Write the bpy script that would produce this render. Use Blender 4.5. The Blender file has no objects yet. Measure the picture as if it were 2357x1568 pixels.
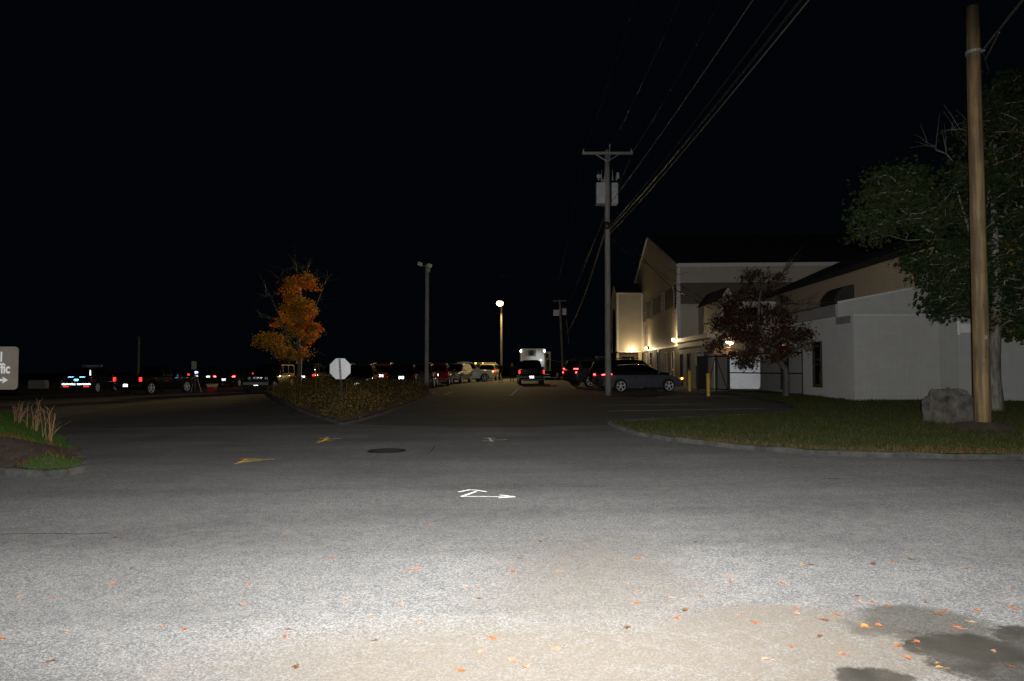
import bpy, math, random
from mathutils import Vector, Matrix
R = math.radians
random.seed(7)
scene = bpy.context.scene
col = scene.collection
# ------------------------------------------------------------------ camera
F = 1571.0; CX = 1178.5; CY = 784.0; H0 = 1.5; TH = math.atan(58 / F); SL = 0.013
cd = bpy.data.cameras.new('camera'); cam = bpy.data.objects.new('camera', cd); col.objects.link(cam)
cam.location = (0, 0, H0); cam.rotation_euler = (R(90) + TH, 0, 0)
cd.sensor_width = 36; cd.lens = 36 * F / 2357; cd.clip_end = 2000; cd.clip_start = .05
scene.camera = cam
# ------------------------------------------------------------------ world, view
w = bpy.data.worlds.new('World'); scene.world = w; w.use_nodes = True
bg = w.node_tree.nodes['Background']; bg.inputs[0].default_value = (.25, .6, 1, 1); bg.inputs[1].default_value = .0019
scene.view_settings.view_transform = 'Standard'; scene.view_settings.look = 'None'
scene.view_settings.exposure = 0; scene.view_settings.gamma = 1
scene.cycles.max_bounces = 7; scene.cycles.glossy_bounces = 5; scene.cycles.sample_clamp_indirect = 8; scene.cycles.blur_glossy = 0
# ------------------------------------------------------------------ lights
def lamp(name, kind, loc, power, color, radius=.1, **k):
    l = bpy.data.lights.new(name, kind); l.energy = power; l.color = color; l.shadow_soft_size = radius
    for a, b in k.items(): setattr(l, a, b)
    o = bpy.data.objects.new(name, l); col.objects.link(o); o.location = loc
    return o
FLASH = 8500
fl = lamp('camera_flash', 'SPOT', (.04, -.05, H0 + .17), FLASH, (1, .985, .96), .035, spot_size=R(76), spot_blend=1.0)
fl.rotation_euler = (R(90) + R(.5), 0, R(1)); fl.scale = (2.9, 1, 1)   # a flash tube throws a wide flat beam

# ------------------------------------------------------------------ geometry from the pixel grid (2357 x 1568)
def ray(px, py):
    u = (px - CX) / F; v = (CY - py) / F
    return Vector((u, math.cos(TH) - v * math.sin(TH), math.sin(TH) + v * math.cos(TH)))
def at(px, py, Y):
    d = ray(px, py); return Vector((0, 0, H0)) + d * (Y / d.y)
def G(px, py, dz=0):
    d = ray(px, py); t = (dz - H0) / (d.z - SL * d.x)
    return Vector((0, 0, H0)) + d * t
def gz(x, y=0): return SL * x
def onpx(px, Y, dz=0):
    x = (px - CX) / F * Y; return Vector((x, Y, gz(x) + dz))
# ------------------------------------------------------------------ materials
MATS = {}
def mat(name, c, rough=.6, metal=0, coat=0, emit=None, es=0, bump=0, bscale=40, var=0, vscale=5, diffr=0, spec=.5):
    if name in MATS: return MATS[name]
    m = bpy.data.materials.new(name); m.use_nodes = True; MATS[name] = m
    n = m.node_tree.nodes; l = m.node_tree.links; b = n['Principled BSDF']
    b.inputs['Base Color'].default_value = (*c, 1); b.inputs['Roughness'].default_value = rough
    b.inputs['Metallic'].default_value = metal; b.inputs['Coat Weight'].default_value = coat
    b.inputs['Coat Roughness'].default_value = .06
    b.inputs['Diffuse Roughness'].default_value = diffr; b.inputs['Specular IOR Level'].default_value = spec
    if emit: b.inputs['Emission Color'].default_value = (*emit, 1); b.inputs['Emission Strength'].default_value = es
    tc = n.new('ShaderNodeTexCoord')
    if var:
        t = n.new('ShaderNodeTexNoise'); t.inputs['Scale'].default_value = vscale; t.inputs['Detail'].default_value = 6
        l.new(tc.outputs['Object'], t.inputs['Vector'])
        r = n.new('ShaderNodeMapRange'); r.inputs[1].default_value = .3; r.inputs[2].default_value = .7
        r.inputs[3].default_value = 1 - var; r.inputs[4].default_value = 1 + var
        l.new(t.outputs['Fac'], r.inputs[0])
        x = n.new('ShaderNodeVectorMath'); x.operation = 'SCALE'; x.inputs[0].default_value = c
        l.new(r.outputs[0], x.inputs['Scale']); l.new(x.outputs[0], b.inputs['Base Color'])
    if bump:
        t = n.new('ShaderNodeTexNoise'); t.inputs['Scale'].default_value = bscale; t.inputs['Detail'].default_value = 4
        l.new(tc.outputs['Object'], t.inputs['Vector'])
        bm = n.new('ShaderNodeBump'); bm.inputs['Strength'].default_value = bump; bm.inputs['Distance'].default_value = .02
        l.new(t.outputs['Fac'], bm.inputs['Height']); l.new(bm.outputs[0], b.inputs['Normal'])
    return m
class NT:
    def __init__(s, name):
        s.m = bpy.data.materials.new(name); s.m.use_nodes = True; s.n = s.m.node_tree.nodes; s.l = s.m.node_tree.links
        s.b = s.n['Principled BSDF']; s.tc = s.n.new('ShaderNodeTexCoord').outputs['Object']
    def link(s, a, b):
        if hasattr(a, 'is_output'): s.l.new(a, b)
        else: b.default_value = a
    def noise(s, scale, detail=4, vec=None, rough=.5):
        t = s.n.new('ShaderNodeTexNoise'); t.inputs['Scale'].default_value = scale; t.inputs['Detail'].default_value = detail
        t.inputs['Roughness'].default_value = rough; s.l.new(vec or s.tc, t.inputs['Vector']); return t.outputs['Fac']
    def vor(s, scale, out='Color', vec=None):
        t = s.n.new('ShaderNodeTexVoronoi'); t.inputs['Scale'].default_value = scale; s.l.new(vec or s.tc, t.inputs['Vector']); return t.outputs[out]
    def mr(s, v, a, b, c, d, smooth=False):
        t = s.n.new('ShaderNodeMapRange'); s.link(v, t.inputs[0])
        if smooth: t.interpolation_type = 'SMOOTHSTEP'
        for i, q in enumerate((a, b, c, d)): t.inputs[i + 1].default_value = q
        return t.outputs[0]
    def math(s, op, a, b=0):
        t = s.n.new('ShaderNodeMath'); t.operation = op; s.link(a, t.inputs[0]); s.link(b, t.inputs[1]); return t.outputs[0]
    def mix(s, f, a, b, kind='MIX'):
        t = s.n.new('ShaderNodeMix'); t.data_type = 'RGBA'; t.blend_type = kind
        s.link(f, t.inputs[0])
        for q, i in ((a, 6), (b, 7)):
            if isinstance(q, tuple): t.inputs[i].default_value = (*q, 1) if len(q) == 3 else q
            else: s.l.new(q, t.inputs[i])
        return t.outputs[2]
    def blob(s, c, r, amp=.3, nscale=1.5, edge=.08):
        d = s.n.new('ShaderNodeVectorMath'); d.operation = 'SUBTRACT'; s.l.new(s.tc, d.inputs[0]); d.inputs[1].default_value = (c[0], c[1], 0)
        e = s.n.new('ShaderNodeVectorMath'); e.operation = 'MULTIPLY'; s.l.new(d.outputs[0], e.inputs[0]); e.inputs[1].default_value = (1 / r[0], 1 / r[1], 0)
        q = s.n.new('ShaderNodeVectorMath'); q.operation = 'LENGTH'; s.l.new(e.outputs[0], q.inputs[0])
        nn = s.noise(nscale, 9, rough=.72)
        v = s.math('ADD', q.outputs['Value'], s.math('MULTIPLY', s.math('SUBTRACT', nn, .5), amp * 4))
        return s.mr(v, 1 - edge, 1 + edge, 1, 0, True)
    def bump(s, h, st=.5, dist=.01):
        t = s.n.new('ShaderNodeBump'); t.inputs['Strength'].default_value = st; t.inputs['Distance'].default_value = dist
        s.l.new(h, t.inputs['Height']); s.l.new(t.outputs[0], s.b.inputs['Normal'])
def EL(px, py, rx, ry):
    c = G(px, py); a = G(px + rx, py); b = G(px, py - ry); d = G(px, py + ry); return (c.x, (b.y + d.y) / 2), (abs(a.x - c.x), (b.y - d.y) / 2)
def asphalt(name, lo, hi, front=False, tint=(1, 1, 1), dr=.3):
    t = NT(name)
    g = t.n.new('ShaderNodeSeparateColor'); t.l.new(t.vor(150), g.inputs[0]); stone = g.outputs[0]
    g2 = t.n.new('ShaderNodeSeparateColor'); t.l.new(t.vor(88), g2.inputs[0])
    st = t.math('ADD', t.math('MULTIPLY', t.mr(stone, 0, 1, -.5, .5), .95), t.math('MULTIPLY', t.mr(g2.outputs[0], 0, 1, -.5, .5), .6))
    st = t.math('ADD', st, .5)
    st = t.math('POWER', t.math('MAXIMUM', st, .02), 1.6)
    lo_ = tuple(a * b for a, b in zip((lo,) * 3, tint)); hi_ = tuple(a * b for a, b in zip((hi,) * 3, tint))
    c = t.mix(st, lo_, hi_)
    c = t.mix(t.mr(t.noise(.55, 6), .3, .7, 0, .42), c, tuple(a * .62 for a in lo_))
    mp = t.n.new('ShaderNodeMapping'); mp.inputs['Scale'].default_value = (.12, 1.1, 1); t.l.new(t.tc, mp.inputs[0]); c = t.mix(t.mr(t.noise(1, 5, mp.outputs[0]), .42, .7, 0, .38), c, tuple(a * .7 for a in lo_))
    c = t.mix(t.mr(t.noise(6, 5), .45, .8, 0, .35), c, (hi * .8, hi * .74, hi * .66))
    if front:
        m1 = t.blob(*EL(1300, 1560, 900, 130), .2, 1.1, .5)
        m2 = t.blob(*EL(1830, 1500, 330, 110), .16, 1.6, .2); m1 = t.math('MAXIMUM', m1, t.math('MULTIPLY', t.blob(*EL(1380, 1380, 260, 130), .3, 1.3, .7), .7))
        mm = t.math('MAXIMUM', m1, m2)
        sand = t.mix(t.math('MULTIPLY', st, .45), (.225, .195, .16), (.345, .315, .278))
        c = t.mix(t.math('MULTIPLY', mm, t.mr(t.noise(9, 6), .25, .6, .55, .95)), c, sand)
        g1 = t.blob(*EL(2130, 1440, 150, 42), .5, 2.2, .22); g1 = t.math('MAXIMUM', g1, t.blob(*EL(2230, 1490, 110, 40), .5, 2.2, .22))
        c = t.mix(t.math('MULTIPLY', g1, .72), c, (.085, .078, .062))
        w1 = t.math('MAXIMUM', t.blob(*EL(2290, 1528, 150, 72), .5, 2.4, .14), t.blob(*EL(2170, 1490, 90, 24), .5, 2.6, .14))
        w2 = t.blob(*EL(2030, 1572, 85, 36), .5, 2.6, .12)
        ww = t.math('MAXIMUM', t.math('MAXIMUM', w1, w2), t.blob(*EL(2380, 1470, 90, 34), .5, 2.4, .14))
        c = t.mix(t.math('MULTIPLY', ww, t.mr(t.noise(5, 6), .3, .7, .98, .72)), c, (.05, .046, .037))
        # thin cracks
    cr = t.n.new('ShaderNodeTexVoronoi'); cr.feature = 'DISTANCE_TO_EDGE'; cr.inputs['Scale'].default_value = .11
    wv = t.n.new('ShaderNodeVectorMath'); wv.operation = 'ADD'; t.l.new(t.tc, wv.inputs[0])
    nz = t.n.new('ShaderNodeTexNoise'); nz.inputs['Scale'].default_value = 1.2; nz.inputs['Detail'].default_value = 6; t.l.new(t.tc, nz.inputs['Vector'])
    sc = t.n.new('ShaderNodeVectorMath'); sc.operation = 'SCALE'; sc.inputs['Scale'].default_value = 1.2; t.l.new(nz.outputs['Color'], sc.inputs[0])
    t.l.new(sc.outputs[0], wv.inputs[1]); t.l.new(wv.outputs[0], cr.inputs['Vector'])
    k = t.math('MULTIPLY', t.mr(cr.outputs['Distance'], 0, .0016, 1, 0), t.mr(t.noise(.5, 3), .56, .6, 0, .3))
    c = t.mix(k, c, (.012, .012, .012))
    t.l.new(c, t.b.inputs['Base Color']); t.b.inputs['Roughness'].default_value = .85
    t.b.inputs['Diffuse Roughness'].default_value = dr; t.b.inputs['Specular IOR Level'].default_value = .2
    t.bump(stone, .12, .004)
    return t.m
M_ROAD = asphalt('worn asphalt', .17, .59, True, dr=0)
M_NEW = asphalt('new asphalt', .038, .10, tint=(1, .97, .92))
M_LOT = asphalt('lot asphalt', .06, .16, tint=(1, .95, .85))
def siding_mat(name, c):
    t = NT(name); n1 = t.noise(1.3, 6); n2 = t.noise(22, 4)
    a = t.mix(t.mr(n1, .3, .7, 0, .5), c, tuple(v * .78 for v in c)); a = t.mix(t.mr(n2, .4, .8, 0, .25), a, tuple(v * .7 for v in c))
    t.l.new(a, t.b.inputs['Base Color']); t.b.inputs['Roughness'].default_value = .55; t.bump(n2, .15, .005); return t.m
M_SIDE = siding_mat('beige lap siding', (.50, .45, .36)); M_BAND = siding_mat('brown siding band', (.13, .105, .08))
M_SIDE2 = siding_mat('tan lap siding', (.66, .53, .36))
def block_mat(name, c, mc):
    t = NT(name); b = t.n.new('ShaderNodeTexBrick'); b.inputs['Scale'].default_value = 1
    b.inputs['Brick Width'].default_value = .4; b.inputs['Row Height'].default_value = .2; b.inputs['Mortar Size'].default_value = .006
    b.inputs['Color1'].default_value = (*c, 1); b.inputs['Color2'].default_value = (*[v * .93 for v in c], 1); b.inputs['Mortar'].default_value = (*mc, 1)
    s = t.n.new('ShaderNodeSeparateXYZ'); t.l.new(t.tc, s.inputs[0]); cb = t.n.new('ShaderNodeCombineXYZ')
    t.l.new(t.math('ADD', s.outputs[0], s.outputs[1]), cb.inputs[0]); t.l.new(s.outputs[2], cb.inputs[1]); t.l.new(cb.outputs[0], b.inputs['Vector'])
    mp = t.n.new('ShaderNodeMapping'); mp.inputs['Scale'].default_value = (14, 14, .8); t.l.new(t.tc, mp.inputs[0])
    dr = t.noise(1, 5, mp.outputs[0])
    a = t.mix(t.mr(dr, .35, .7, 0, .28), b.outputs['Color'], tuple(v * .72 for v in c))
    a = t.mix(t.mr(t.noise(1.1, 5), .3, .7, 0, .3), a, tuple(v * .8 for v in c))
    t.l.new(a, t.b.inputs['Base Color']); t.b.inputs['Roughness'].default_value = .75; t.b.inputs['Diffuse Roughness'].default_value = .5
    t.bump(t.noise(60, 4), .2, .006); return t.m
M_BLOCK = block_mat('painted block', (.36, .36, .347), (.31, .31, .30)); M_BLOCKT = block_mat('tan block', (.26, .225, .17), (.18, .155, .12))
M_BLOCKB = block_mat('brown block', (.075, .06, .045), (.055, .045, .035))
def wood_mat(name, c, dk, sc=(30, 30, 1.2)):
    t = NT(name); mp = t.n.new('ShaderNodeMapping'); mp.inputs['Scale'].default_value = sc; t.l.new(t.tc, mp.inputs[0])
    n = t.noise(1, 7, mp.outputs[0], .6); a = t.mix(t.mr(n, .4, .62, 0, 1), c, dk)
    a = t.mix(t.mr(t.noise(1.4, 5), .45, .62, 0, .5), a, tuple(v * .75 for v in dk))
    a = t.mix(t.mr(t.vor(3.2, 'Distance'), 0, .07, 1, 0), a, tuple(v * .3 for v in dk))
    t.l.new(a, t.b.inputs['Base Color']); t.b.inputs['Roughness'].default_value = .75; t.bump(n, .5, .012); return t.m
M_POLED = wood_mat('dark brown pole', (.07, .062, .05), (.04, .035, .03)); M_POLE = wood_mat('weathered grey pole', (.30, .28, .26), (.17, .155, .14)); M_POLEN = wood_mat('new tan pole', (.20, .135, .055), (.075, .052, .026), (14, 14, .7))
M_BARK = wood_mat('bark', (.16, .14, .115), (.06, .05, .04), (18, 18, 4)); M_BARKD = wood_mat('dim bark', (.10, .09, .08), (.045, .04, .035), (16, 16, 3)); M_BARKG = wood_mat('grey bark', (.17, .155, .135), (.065, .06, .05), (16, 16, 3))
def soil_mat(name, c, d, s=8):
    t = NT(name); n = t.noise(s, 8, rough=.65); a = t.mix(t.mr(n, .3, .7, 0, 1), c, d)
    t.l.new(a, t.b.inputs['Base Color']); t.b.inputs['Roughness'].default_value = .95; t.b.inputs['Diffuse Roughness'].default_value = 1; t.bump(n, .8, .04); return t.m
M_SOIL = soil_mat('lawn soil', (.035, .045, .014), (.02, .022, .01)); M_DIRT = soil_mat('bare dirt', (.035, .022, .014), (.012, .009, .007), 5)
M_MULCH = soil_mat('mulch', (.10, .05, .025), (.03, .018, .01), 12); M_KERB = soil_mat('granite kerb', (.07, .07, .066), (.015, .015, .013), 4)
M_ROCK = soil_mat('boulder stone', (.105, .095, .08), (.010, .010, .009), 4.2); M_CONC = soil_mat('pale concrete', (.42, .39, .33), (.3, .28, .24), 6)
PNT = dict(rough=.5, coat=1, spec=.04)
M_BLK = mat('black car paint', (.006, .007, .009), **PNT); M_GREY = mat('grey metallic paint', (.10, .105, .12), metal=.3, **PNT)
M_SILV = mat('silver paint', (.42, .42, .40), metal=.4, **PNT); M_RED = mat('red paint', (.25, .008, .012), **PNT)
M_WHITE = mat('white paint', (.75, .75, .72), **PNT); M_ORNG = mat('orange paint', (.55, .10, .01), **PNT); M_NAVY = mat('dark blue paint', (.01, .02, .04), **PNT)
M_MET2 = mat('dark metallic', (.045, .047, .055), metal=.3, **PNT); M_YEL = mat('pale yellow paint', (.5, .45, .28), **PNT)
M_GLASS = mat('dark window glass', (.004, .005, .006), rough=.04, spec=.6); M_RUB = mat('tyre rubber', (.015, .015, .015), rough=.8)
M_ALLOY = mat('alloy rim', (.82, .83, .85), rough=.4, metal=.15); M_CHROME = mat('chrome', (.8, .8, .8), rough=.15, metal=1)
M_TRIM = mat('black plastic', (.012, .012, .012), rough=.5); M_GALV = mat('galvanised metal', (.4, .41, .43), rough=.45, metal=.6, var=.15)
M_TAIL = mat('glowing red lens', (.4, .01, .01), emit=(1, .03, .02), es=3, rough=.2); M_TAILH = mat('bright glowing red lens', (.4, .01, .01), emit=(1, .05, .05), es=14, rough=.2)  # red emission mostly stands in for flash returned by tail reflectors
M_TAILD = mat('unlit red lens', (.25, .008, .006), rough=.12, coat=1); M_AMB = mat('lit amber lamp', (.5, .2, .02), emit=(1, .36, .04), es=9)
M_LENS = mat('clear lamp lens', (.75, .77, .8), rough=.3, metal=.8); M_WLT = mat('lit white lamp', (.8, .8, .8), emit=(1, .95, .85), es=8)
M_BLUE = mat('lit blue lamp', (.1, .1, .6), emit=(.25, .35, 1), es=6)
M_RETRO = mat('reflective white sheeting', (.97, .98, 1), rough=.09, metal=1); M_RETB = mat('reflective blue sheeting', (.55, .85, 1), rough=.09, metal=1)
M_ROOF = mat('dark shingles', (.016, .016, .017), rough=.9, bump=.5, bscale=30, var=.3); M_WTRIM = mat('white trim', (.62, .61, .58), rough=.5, var=.08)
M_FASC = mat('grey fascia', (.23, .23, .235), rough=.6, var=.1); M_WIRE = mat('black cable', (.016, .016, .016), rough=.35); M_WIREB = mat('bright strand', (.12, .11, .09), rough=.4, metal=.3)
M_YP = mat('yellow post paint', (.62, .42, .07), rough=.5, var=.15, vscale=8); M_BMET = mat('black coated steel', (.010, .010, .011), rough=.5, spec=.25)
M_CAB = mat('cabinet steel', (.13, .125, .11), rough=.7)
M_TANK = mat('white tank', (.82, .84, .88), rough=.5, metal=.7, var=.06, vscale=2)
M_SIGNB = mat('bare aluminium', (.86, .87, .91), rough=.40, metal=.9, var=.05, vscale=6); M_SIGNG = mat('grey brown sign face', (.17, .155, .125), rough=.6, var=.12, vscale=3)
M_LET = mat('white lettering', (.85, .85, .85), rough=.4, metal=.0); M_PAINTW = mat('white road paint', (.66, .66, .64), rough=.7, var=.15, vscale=30, diffr=1)
M_PAINTO = mat('faded white paint', (.20, .20, .19), rough=.8, var=.4, vscale=20, diffr=1); M_PAINTY = mat('yellow road paint', (.36, .22, .02), rough=.8, var=.35, vscale=25, diffr=1)
M_IRON = mat('cast iron', (.03, .026, .022), rough=.6, metal=.3, bump=.6, bscale=60)
M_SKIN = mat('skin', (.45, .25, .17), rough=.55); M_UNI = mat('dark uniform cloth', (.006, .007, .011), rough=.9); M_NVY = mat('navy jacket cloth', (.012, .02, .04), rough=.85)
M_HAIR = mat('hair', (.05, .03, .02), rough=.6); M_REDP = mat('red plastic', (.45, .02, .015), rough=.45); M_AWN = mat('awning cloth', (.028, .024, .02), rough=.8, var=.2)
M_BULB = mat('sodium lamp glow', (1, .8, .4), emit=(1, .72, .30), es=30); M_BULB2 = mat('wall lamp glow', (1, .8, .5), emit=(1, .78, .45), es=24)
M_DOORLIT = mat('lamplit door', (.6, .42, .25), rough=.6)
# leaves
def leafm(name, c, tr=.35):
    m = mat(name, c, rough=.65, diffr=.3, spec=.18); n = m.node_tree.nodes; l = m.node_tree.links
    t = n.new('ShaderNodeBsdfTranslucent'); t.inputs[0].default_value = (*c, 1); x = n.new('ShaderNodeMixShader'); x.inputs[0].default_value = tr
    l.new(n['Principled BSDF'].outputs[0], x.inputs[1]); l.new(t.outputs[0], x.inputs[2]); l.new(x.outputs[0], n['Material Output'].inputs[0]); return m
LG = [leafm('green leaf', (.021, .040, .008)), leafm('dull green leaf', (.036, .044, .016)), leafm('dark leaf', (.012, .024, .006)), leafm('yellowing leaf', (.13, .09, .02))]
LO = [leafm('orange leaf', (.68, .20, .015)), leafm('amber leaf', (.48, .25, .02)), leafm('olive leaf', (.20, .17, .02)), leafm('rust leaf', (.42, .08, .015))]
LR = [leafm('maroon leaf', (.028, .007, .007)), leafm('dark rust leaf', (.05, .016, .007)), leafm('olive brown leaf', (.034, .026, .008)), leafm('ochre leaf', (.10, .045, .01))]
LB = [leafm('shrub leaf', (.09, .075, .022)), leafm('ochre shrub leaf', (.26, .16, .045)), leafm('russet shrub leaf', (.12, .055, .025)), leafm('deep shrub leaf', (.032, .036, .011))]
GR = [leafm('grass blade', (.032, .045, .009)), leafm('pale grass blade', (.05, .052, .016)), leafm('straw blade', (.11, .065, .025))]
GRB = [leafm('lush grass blade', (.028, .075, .008)), leafm('bright grass blade', (.05, .09, .012)), leafm('straw tuft', (.14, .065, .022))]

# ------------------------------------------------------------------ mesh builder
class MB:
    def __init__(s): s.v = []; s.f = []; s.m = []; s.mi = 0
    def face(s, pts):
        b = len(s.v); s.v += [tuple(p) for p in pts]; s.f.append(tuple(range(b, b + len(pts)))); s.m.append(s.mi); return s
    def box(s, c, d, rot=0, M=None):
        x, y, z = d[0] / 2, d[1] / 2, d[2] / 2; m = M or Matrix.Rotation(rot, 3, 'Z'); b = len(s.v); c = Vector(c)
        for i in (-1, 1):
            for j in (-1, 1):
                for k in (-1, 1): s.v.append(tuple(c + m @ Vector((i * x, j * y, k * z))))
        for q in ((0, 1, 3, 2), (4, 6, 7, 5), (0, 4, 5, 1), (2, 3, 7, 6), (0, 2, 6, 4), (1, 5, 7, 3)):
            s.f.append(tuple(b + i for i in q)); s.m.append(s.mi)
        return s
    def tube(s, pts, rad, n=8, cap=True):
        pts = [Vector(p) for p in pts]; b0 = len(s.v); k = len(pts)
        if not isinstance(rad, (list, tuple)): rad = [rad] * k
        ref = None
        for i, p in enumerate(pts):
            d = (pts[min(i + 1, k - 1)] - pts[max(i - 1, 0)]).normalized()
            if ref is None or abs(ref.dot(d)) > .95: ref = Vector((0, 0, 1)) if abs(d.z) < .9 else Vector((1, 0, 0))
            a = d.cross(ref).normalized(); c = d.cross(a)
            for j in range(n):
                t = 2 * math.pi * j / n; s.v.append(tuple(p + (a * math.cos(t) + c * math.sin(t)) * rad[i]))
        for i in range(k - 1):
            for j in range(n):
                a = b0 + i * n + j; b = b0 + i * n + (j + 1) % n; s.f.append((a, b, b + n, a + n)); s.m.append(s.mi)
        if cap:
            s.f.append(tuple(b0 + j for j in range(n))[::-1]); s.m.append(s.mi)
            s.f.append(tuple(b0 + (k - 1) * n + j for j in range(n))); s.m.append(s.mi)
        return s
    def ell(s, c, r, nu=12, nv=8, f=None, M=None):
        b = len(s.v); c = Vector(c)
        for i in range(nv + 1):
            a = math.pi * i / nv
            for j in range(nu):
                t = 2 * math.pi * j / nu; p = Vector((math.sin(a) * math.cos(t), math.sin(a) * math.sin(t), math.cos(a)))
                if f: p = f(p)
                q = Vector((p.x * r[0], p.y * r[1], p.z * r[2]))
                s.v.append(tuple(c + (M @ q if M else q)))
        for i in range(nv):
            for j in range(nu):
                a = b + i * nu + j; d = b + i * nu + (j + 1) % nu; s.f.append((a, a + nu, d + nu, d)); s.m.append(s.mi)
        return s
    def prism(s, poly, z0, z1):
        n = len(poly); b = len(s.v)
        zf = (lambda z, x: z(x) if callable(z) else z)
        for p in poly: s.v.append((p[0], p[1], zf(z0, p[0])))
        for p in poly: s.v.append((p[0], p[1], zf(z1, p[0])))
        s.f.append(tuple(b + i for i in range(n))[::-1]); s.f.append(tuple(b + n + i for i in range(n))); s.m += [s.mi] * 2
        for i in range(n): s.f.append((b + i, b + (i + 1) % n, b + n + (i + 1) % n, b + n + i)); s.m.append(s.mi)
        return s
    def lathe(s, prof, n=24, axis='x', c=(0, 0, 0)):
        b = len(s.v); k = len(prof)
        for (a, r) in prof:
            for j in range(n):
                t = 2 * math.pi * j / n
                p = (a, r * math.cos(t), r * math.sin(t)) if axis == 'x' else (r * math.cos(t), r * math.sin(t), a)
                s.v.append((p[0] + c[0], p[1] + c[1], p[2] + c[2]))
        for i in range(k - 1):
            for j in range(n):
                a = b + i * n + j; d = b + i * n + (j + 1) % n; s.f.append((a, d, d + n, a + n)); s.m.append(s.mi)
        return s
    def build(s, name, m, parent=None, smooth=False, loc=(0, 0, 0), rz=0):
        me = bpy.data.meshes.new(name); me.from_pydata(s.v, [], s.f)
        for q in (m if isinstance(m, list) else [m]): me.materials.append(q)
        if isinstance(m, list): me.polygons.foreach_set('material_index', s.m)
        if smooth: me.polygons.foreach_set('use_smooth', [True] * len(s.f))
        me.update(); o = bpy.data.objects.new(name, me); col.objects.link(o); o.location = loc; o.rotation_euler = (0, 0, rz)
        if parent: o.parent = parent
        return o
def tag(o, label=None, cat=None, group=None, kind=None):
    if label: o['label'] = label
    if cat: o['category'] = cat
    if group: o['group'] = group
    if kind: o['kind'] = kind
    return o
def thing(name, loc, label, cat, rz=0, group=None):
    o = bpy.data.objects.new(name, None); col.objects.link(o); o.location = loc; o.rotation_euler = (0, 0, rz); o.empty_display_size = .3
    return tag(o, label, cat, group)
def copy_tree(o, parent=None):
    c = o.copy(); col.objects.link(c); c.parent = parent
    for ch in [x for x in col.objects if x.parent == o]: copy_tree(ch, c)
    return c
def sheet(name, pts, m, dz, kind='structure'):
    b = MB(); b.face([(p[0], p[1], gz(p[0]) + dz) for p in pts]); return tag(b.build(name, m), kind=kind)
def PG(lst): return [G(*p) for p in lst]

# ------------------------------------------------------------------ the setting
b = MB(); S = 700; b.face([(-S, -30, gz(-S) - .02), (S, -30, gz(S) - .02), (S, S, gz(S) - .02), (-S, S, gz(-S) - .02)]); tag(b.build('ground', M_SOIL), kind='structure')
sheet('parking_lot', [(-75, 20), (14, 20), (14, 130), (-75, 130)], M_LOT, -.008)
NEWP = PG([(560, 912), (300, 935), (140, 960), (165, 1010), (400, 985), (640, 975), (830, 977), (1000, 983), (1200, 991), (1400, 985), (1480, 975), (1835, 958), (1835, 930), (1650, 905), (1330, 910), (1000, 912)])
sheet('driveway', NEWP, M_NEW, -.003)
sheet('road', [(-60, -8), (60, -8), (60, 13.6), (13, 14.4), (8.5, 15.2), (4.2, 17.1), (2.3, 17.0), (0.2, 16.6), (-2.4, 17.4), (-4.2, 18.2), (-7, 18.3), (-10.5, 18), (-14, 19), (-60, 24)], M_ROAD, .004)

def smoothpoly(pts, n=6):
    out = []; k = len(pts)
    for i in range(k):
        p0, p1, p2, p3 = (Vector(pts[(i + j - 1) % k][:2]) for j in range(4))
        for q in range(n):
            t = q / n; out.append(.5 * ((2 * p1) + (p2 - p0) * t + (2 * p0 - 5 * p1 + 4 * p2 - p3) * t * t + (-p0 + 3 * p1 - 3 * p2 + p3) * t ** 3))
    return out
def inpoly(x, y, P):
    c = False; j = len(P) - 1
    for i in range(len(P)):
        if (P[i][1] > y) != (P[j][1] > y) and x < (P[j][0] - P[i][0]) * (y - P[i][1]) / (P[j][1] - P[i][1]) + P[i][0]: c = not c
        j = i
    return c
def kerb(pts, wd=.11, h=.075, name='kerb', m=None, seg=1.1):
    b = MB(); P = [Vector(p[:2]) for p in pts]; out = []
    for i in range(len(P) - 1):
        n = max(1, int((P[i + 1] - P[i]).length / .25))
        for k in range(n): out.append(P[i].lerp(P[i + 1], k / n))
    out.append(P[-1]); rings = []
    for i, p in enumerate(out):
        d = (out[min(i + 1, len(out) - 1)] - out[max(i - 1, 0)]).normalized(); nn = Vector((-d.y, d.x))
        j = lambda a: random.uniform(-a, a); z = gz(p.x)
        hh = h + j(.012); a = p - nn * wd / 2; c = p + nn * wd / 2
        rings.append([(a.x, a.y, z - .02), (a.x + j(.012), a.y + j(.012), z + hh - .02), (a.x + nn.x * .03, a.y + nn.y * .03, z + hh), (c.x, c.y, z + hh + j(.006)), (c.x, c.y, z - .02)])
    for r0, r1 in zip(rings, rings[1:]):
        for k in range(4): b.face([r0[k], r0[k + 1], r1[k + 1], r1[k]])
    b.face(rings[0]); b.face(rings[-1][::-1])
    return tag(b.build(name, m or M_KERB), kind='structure')
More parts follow.
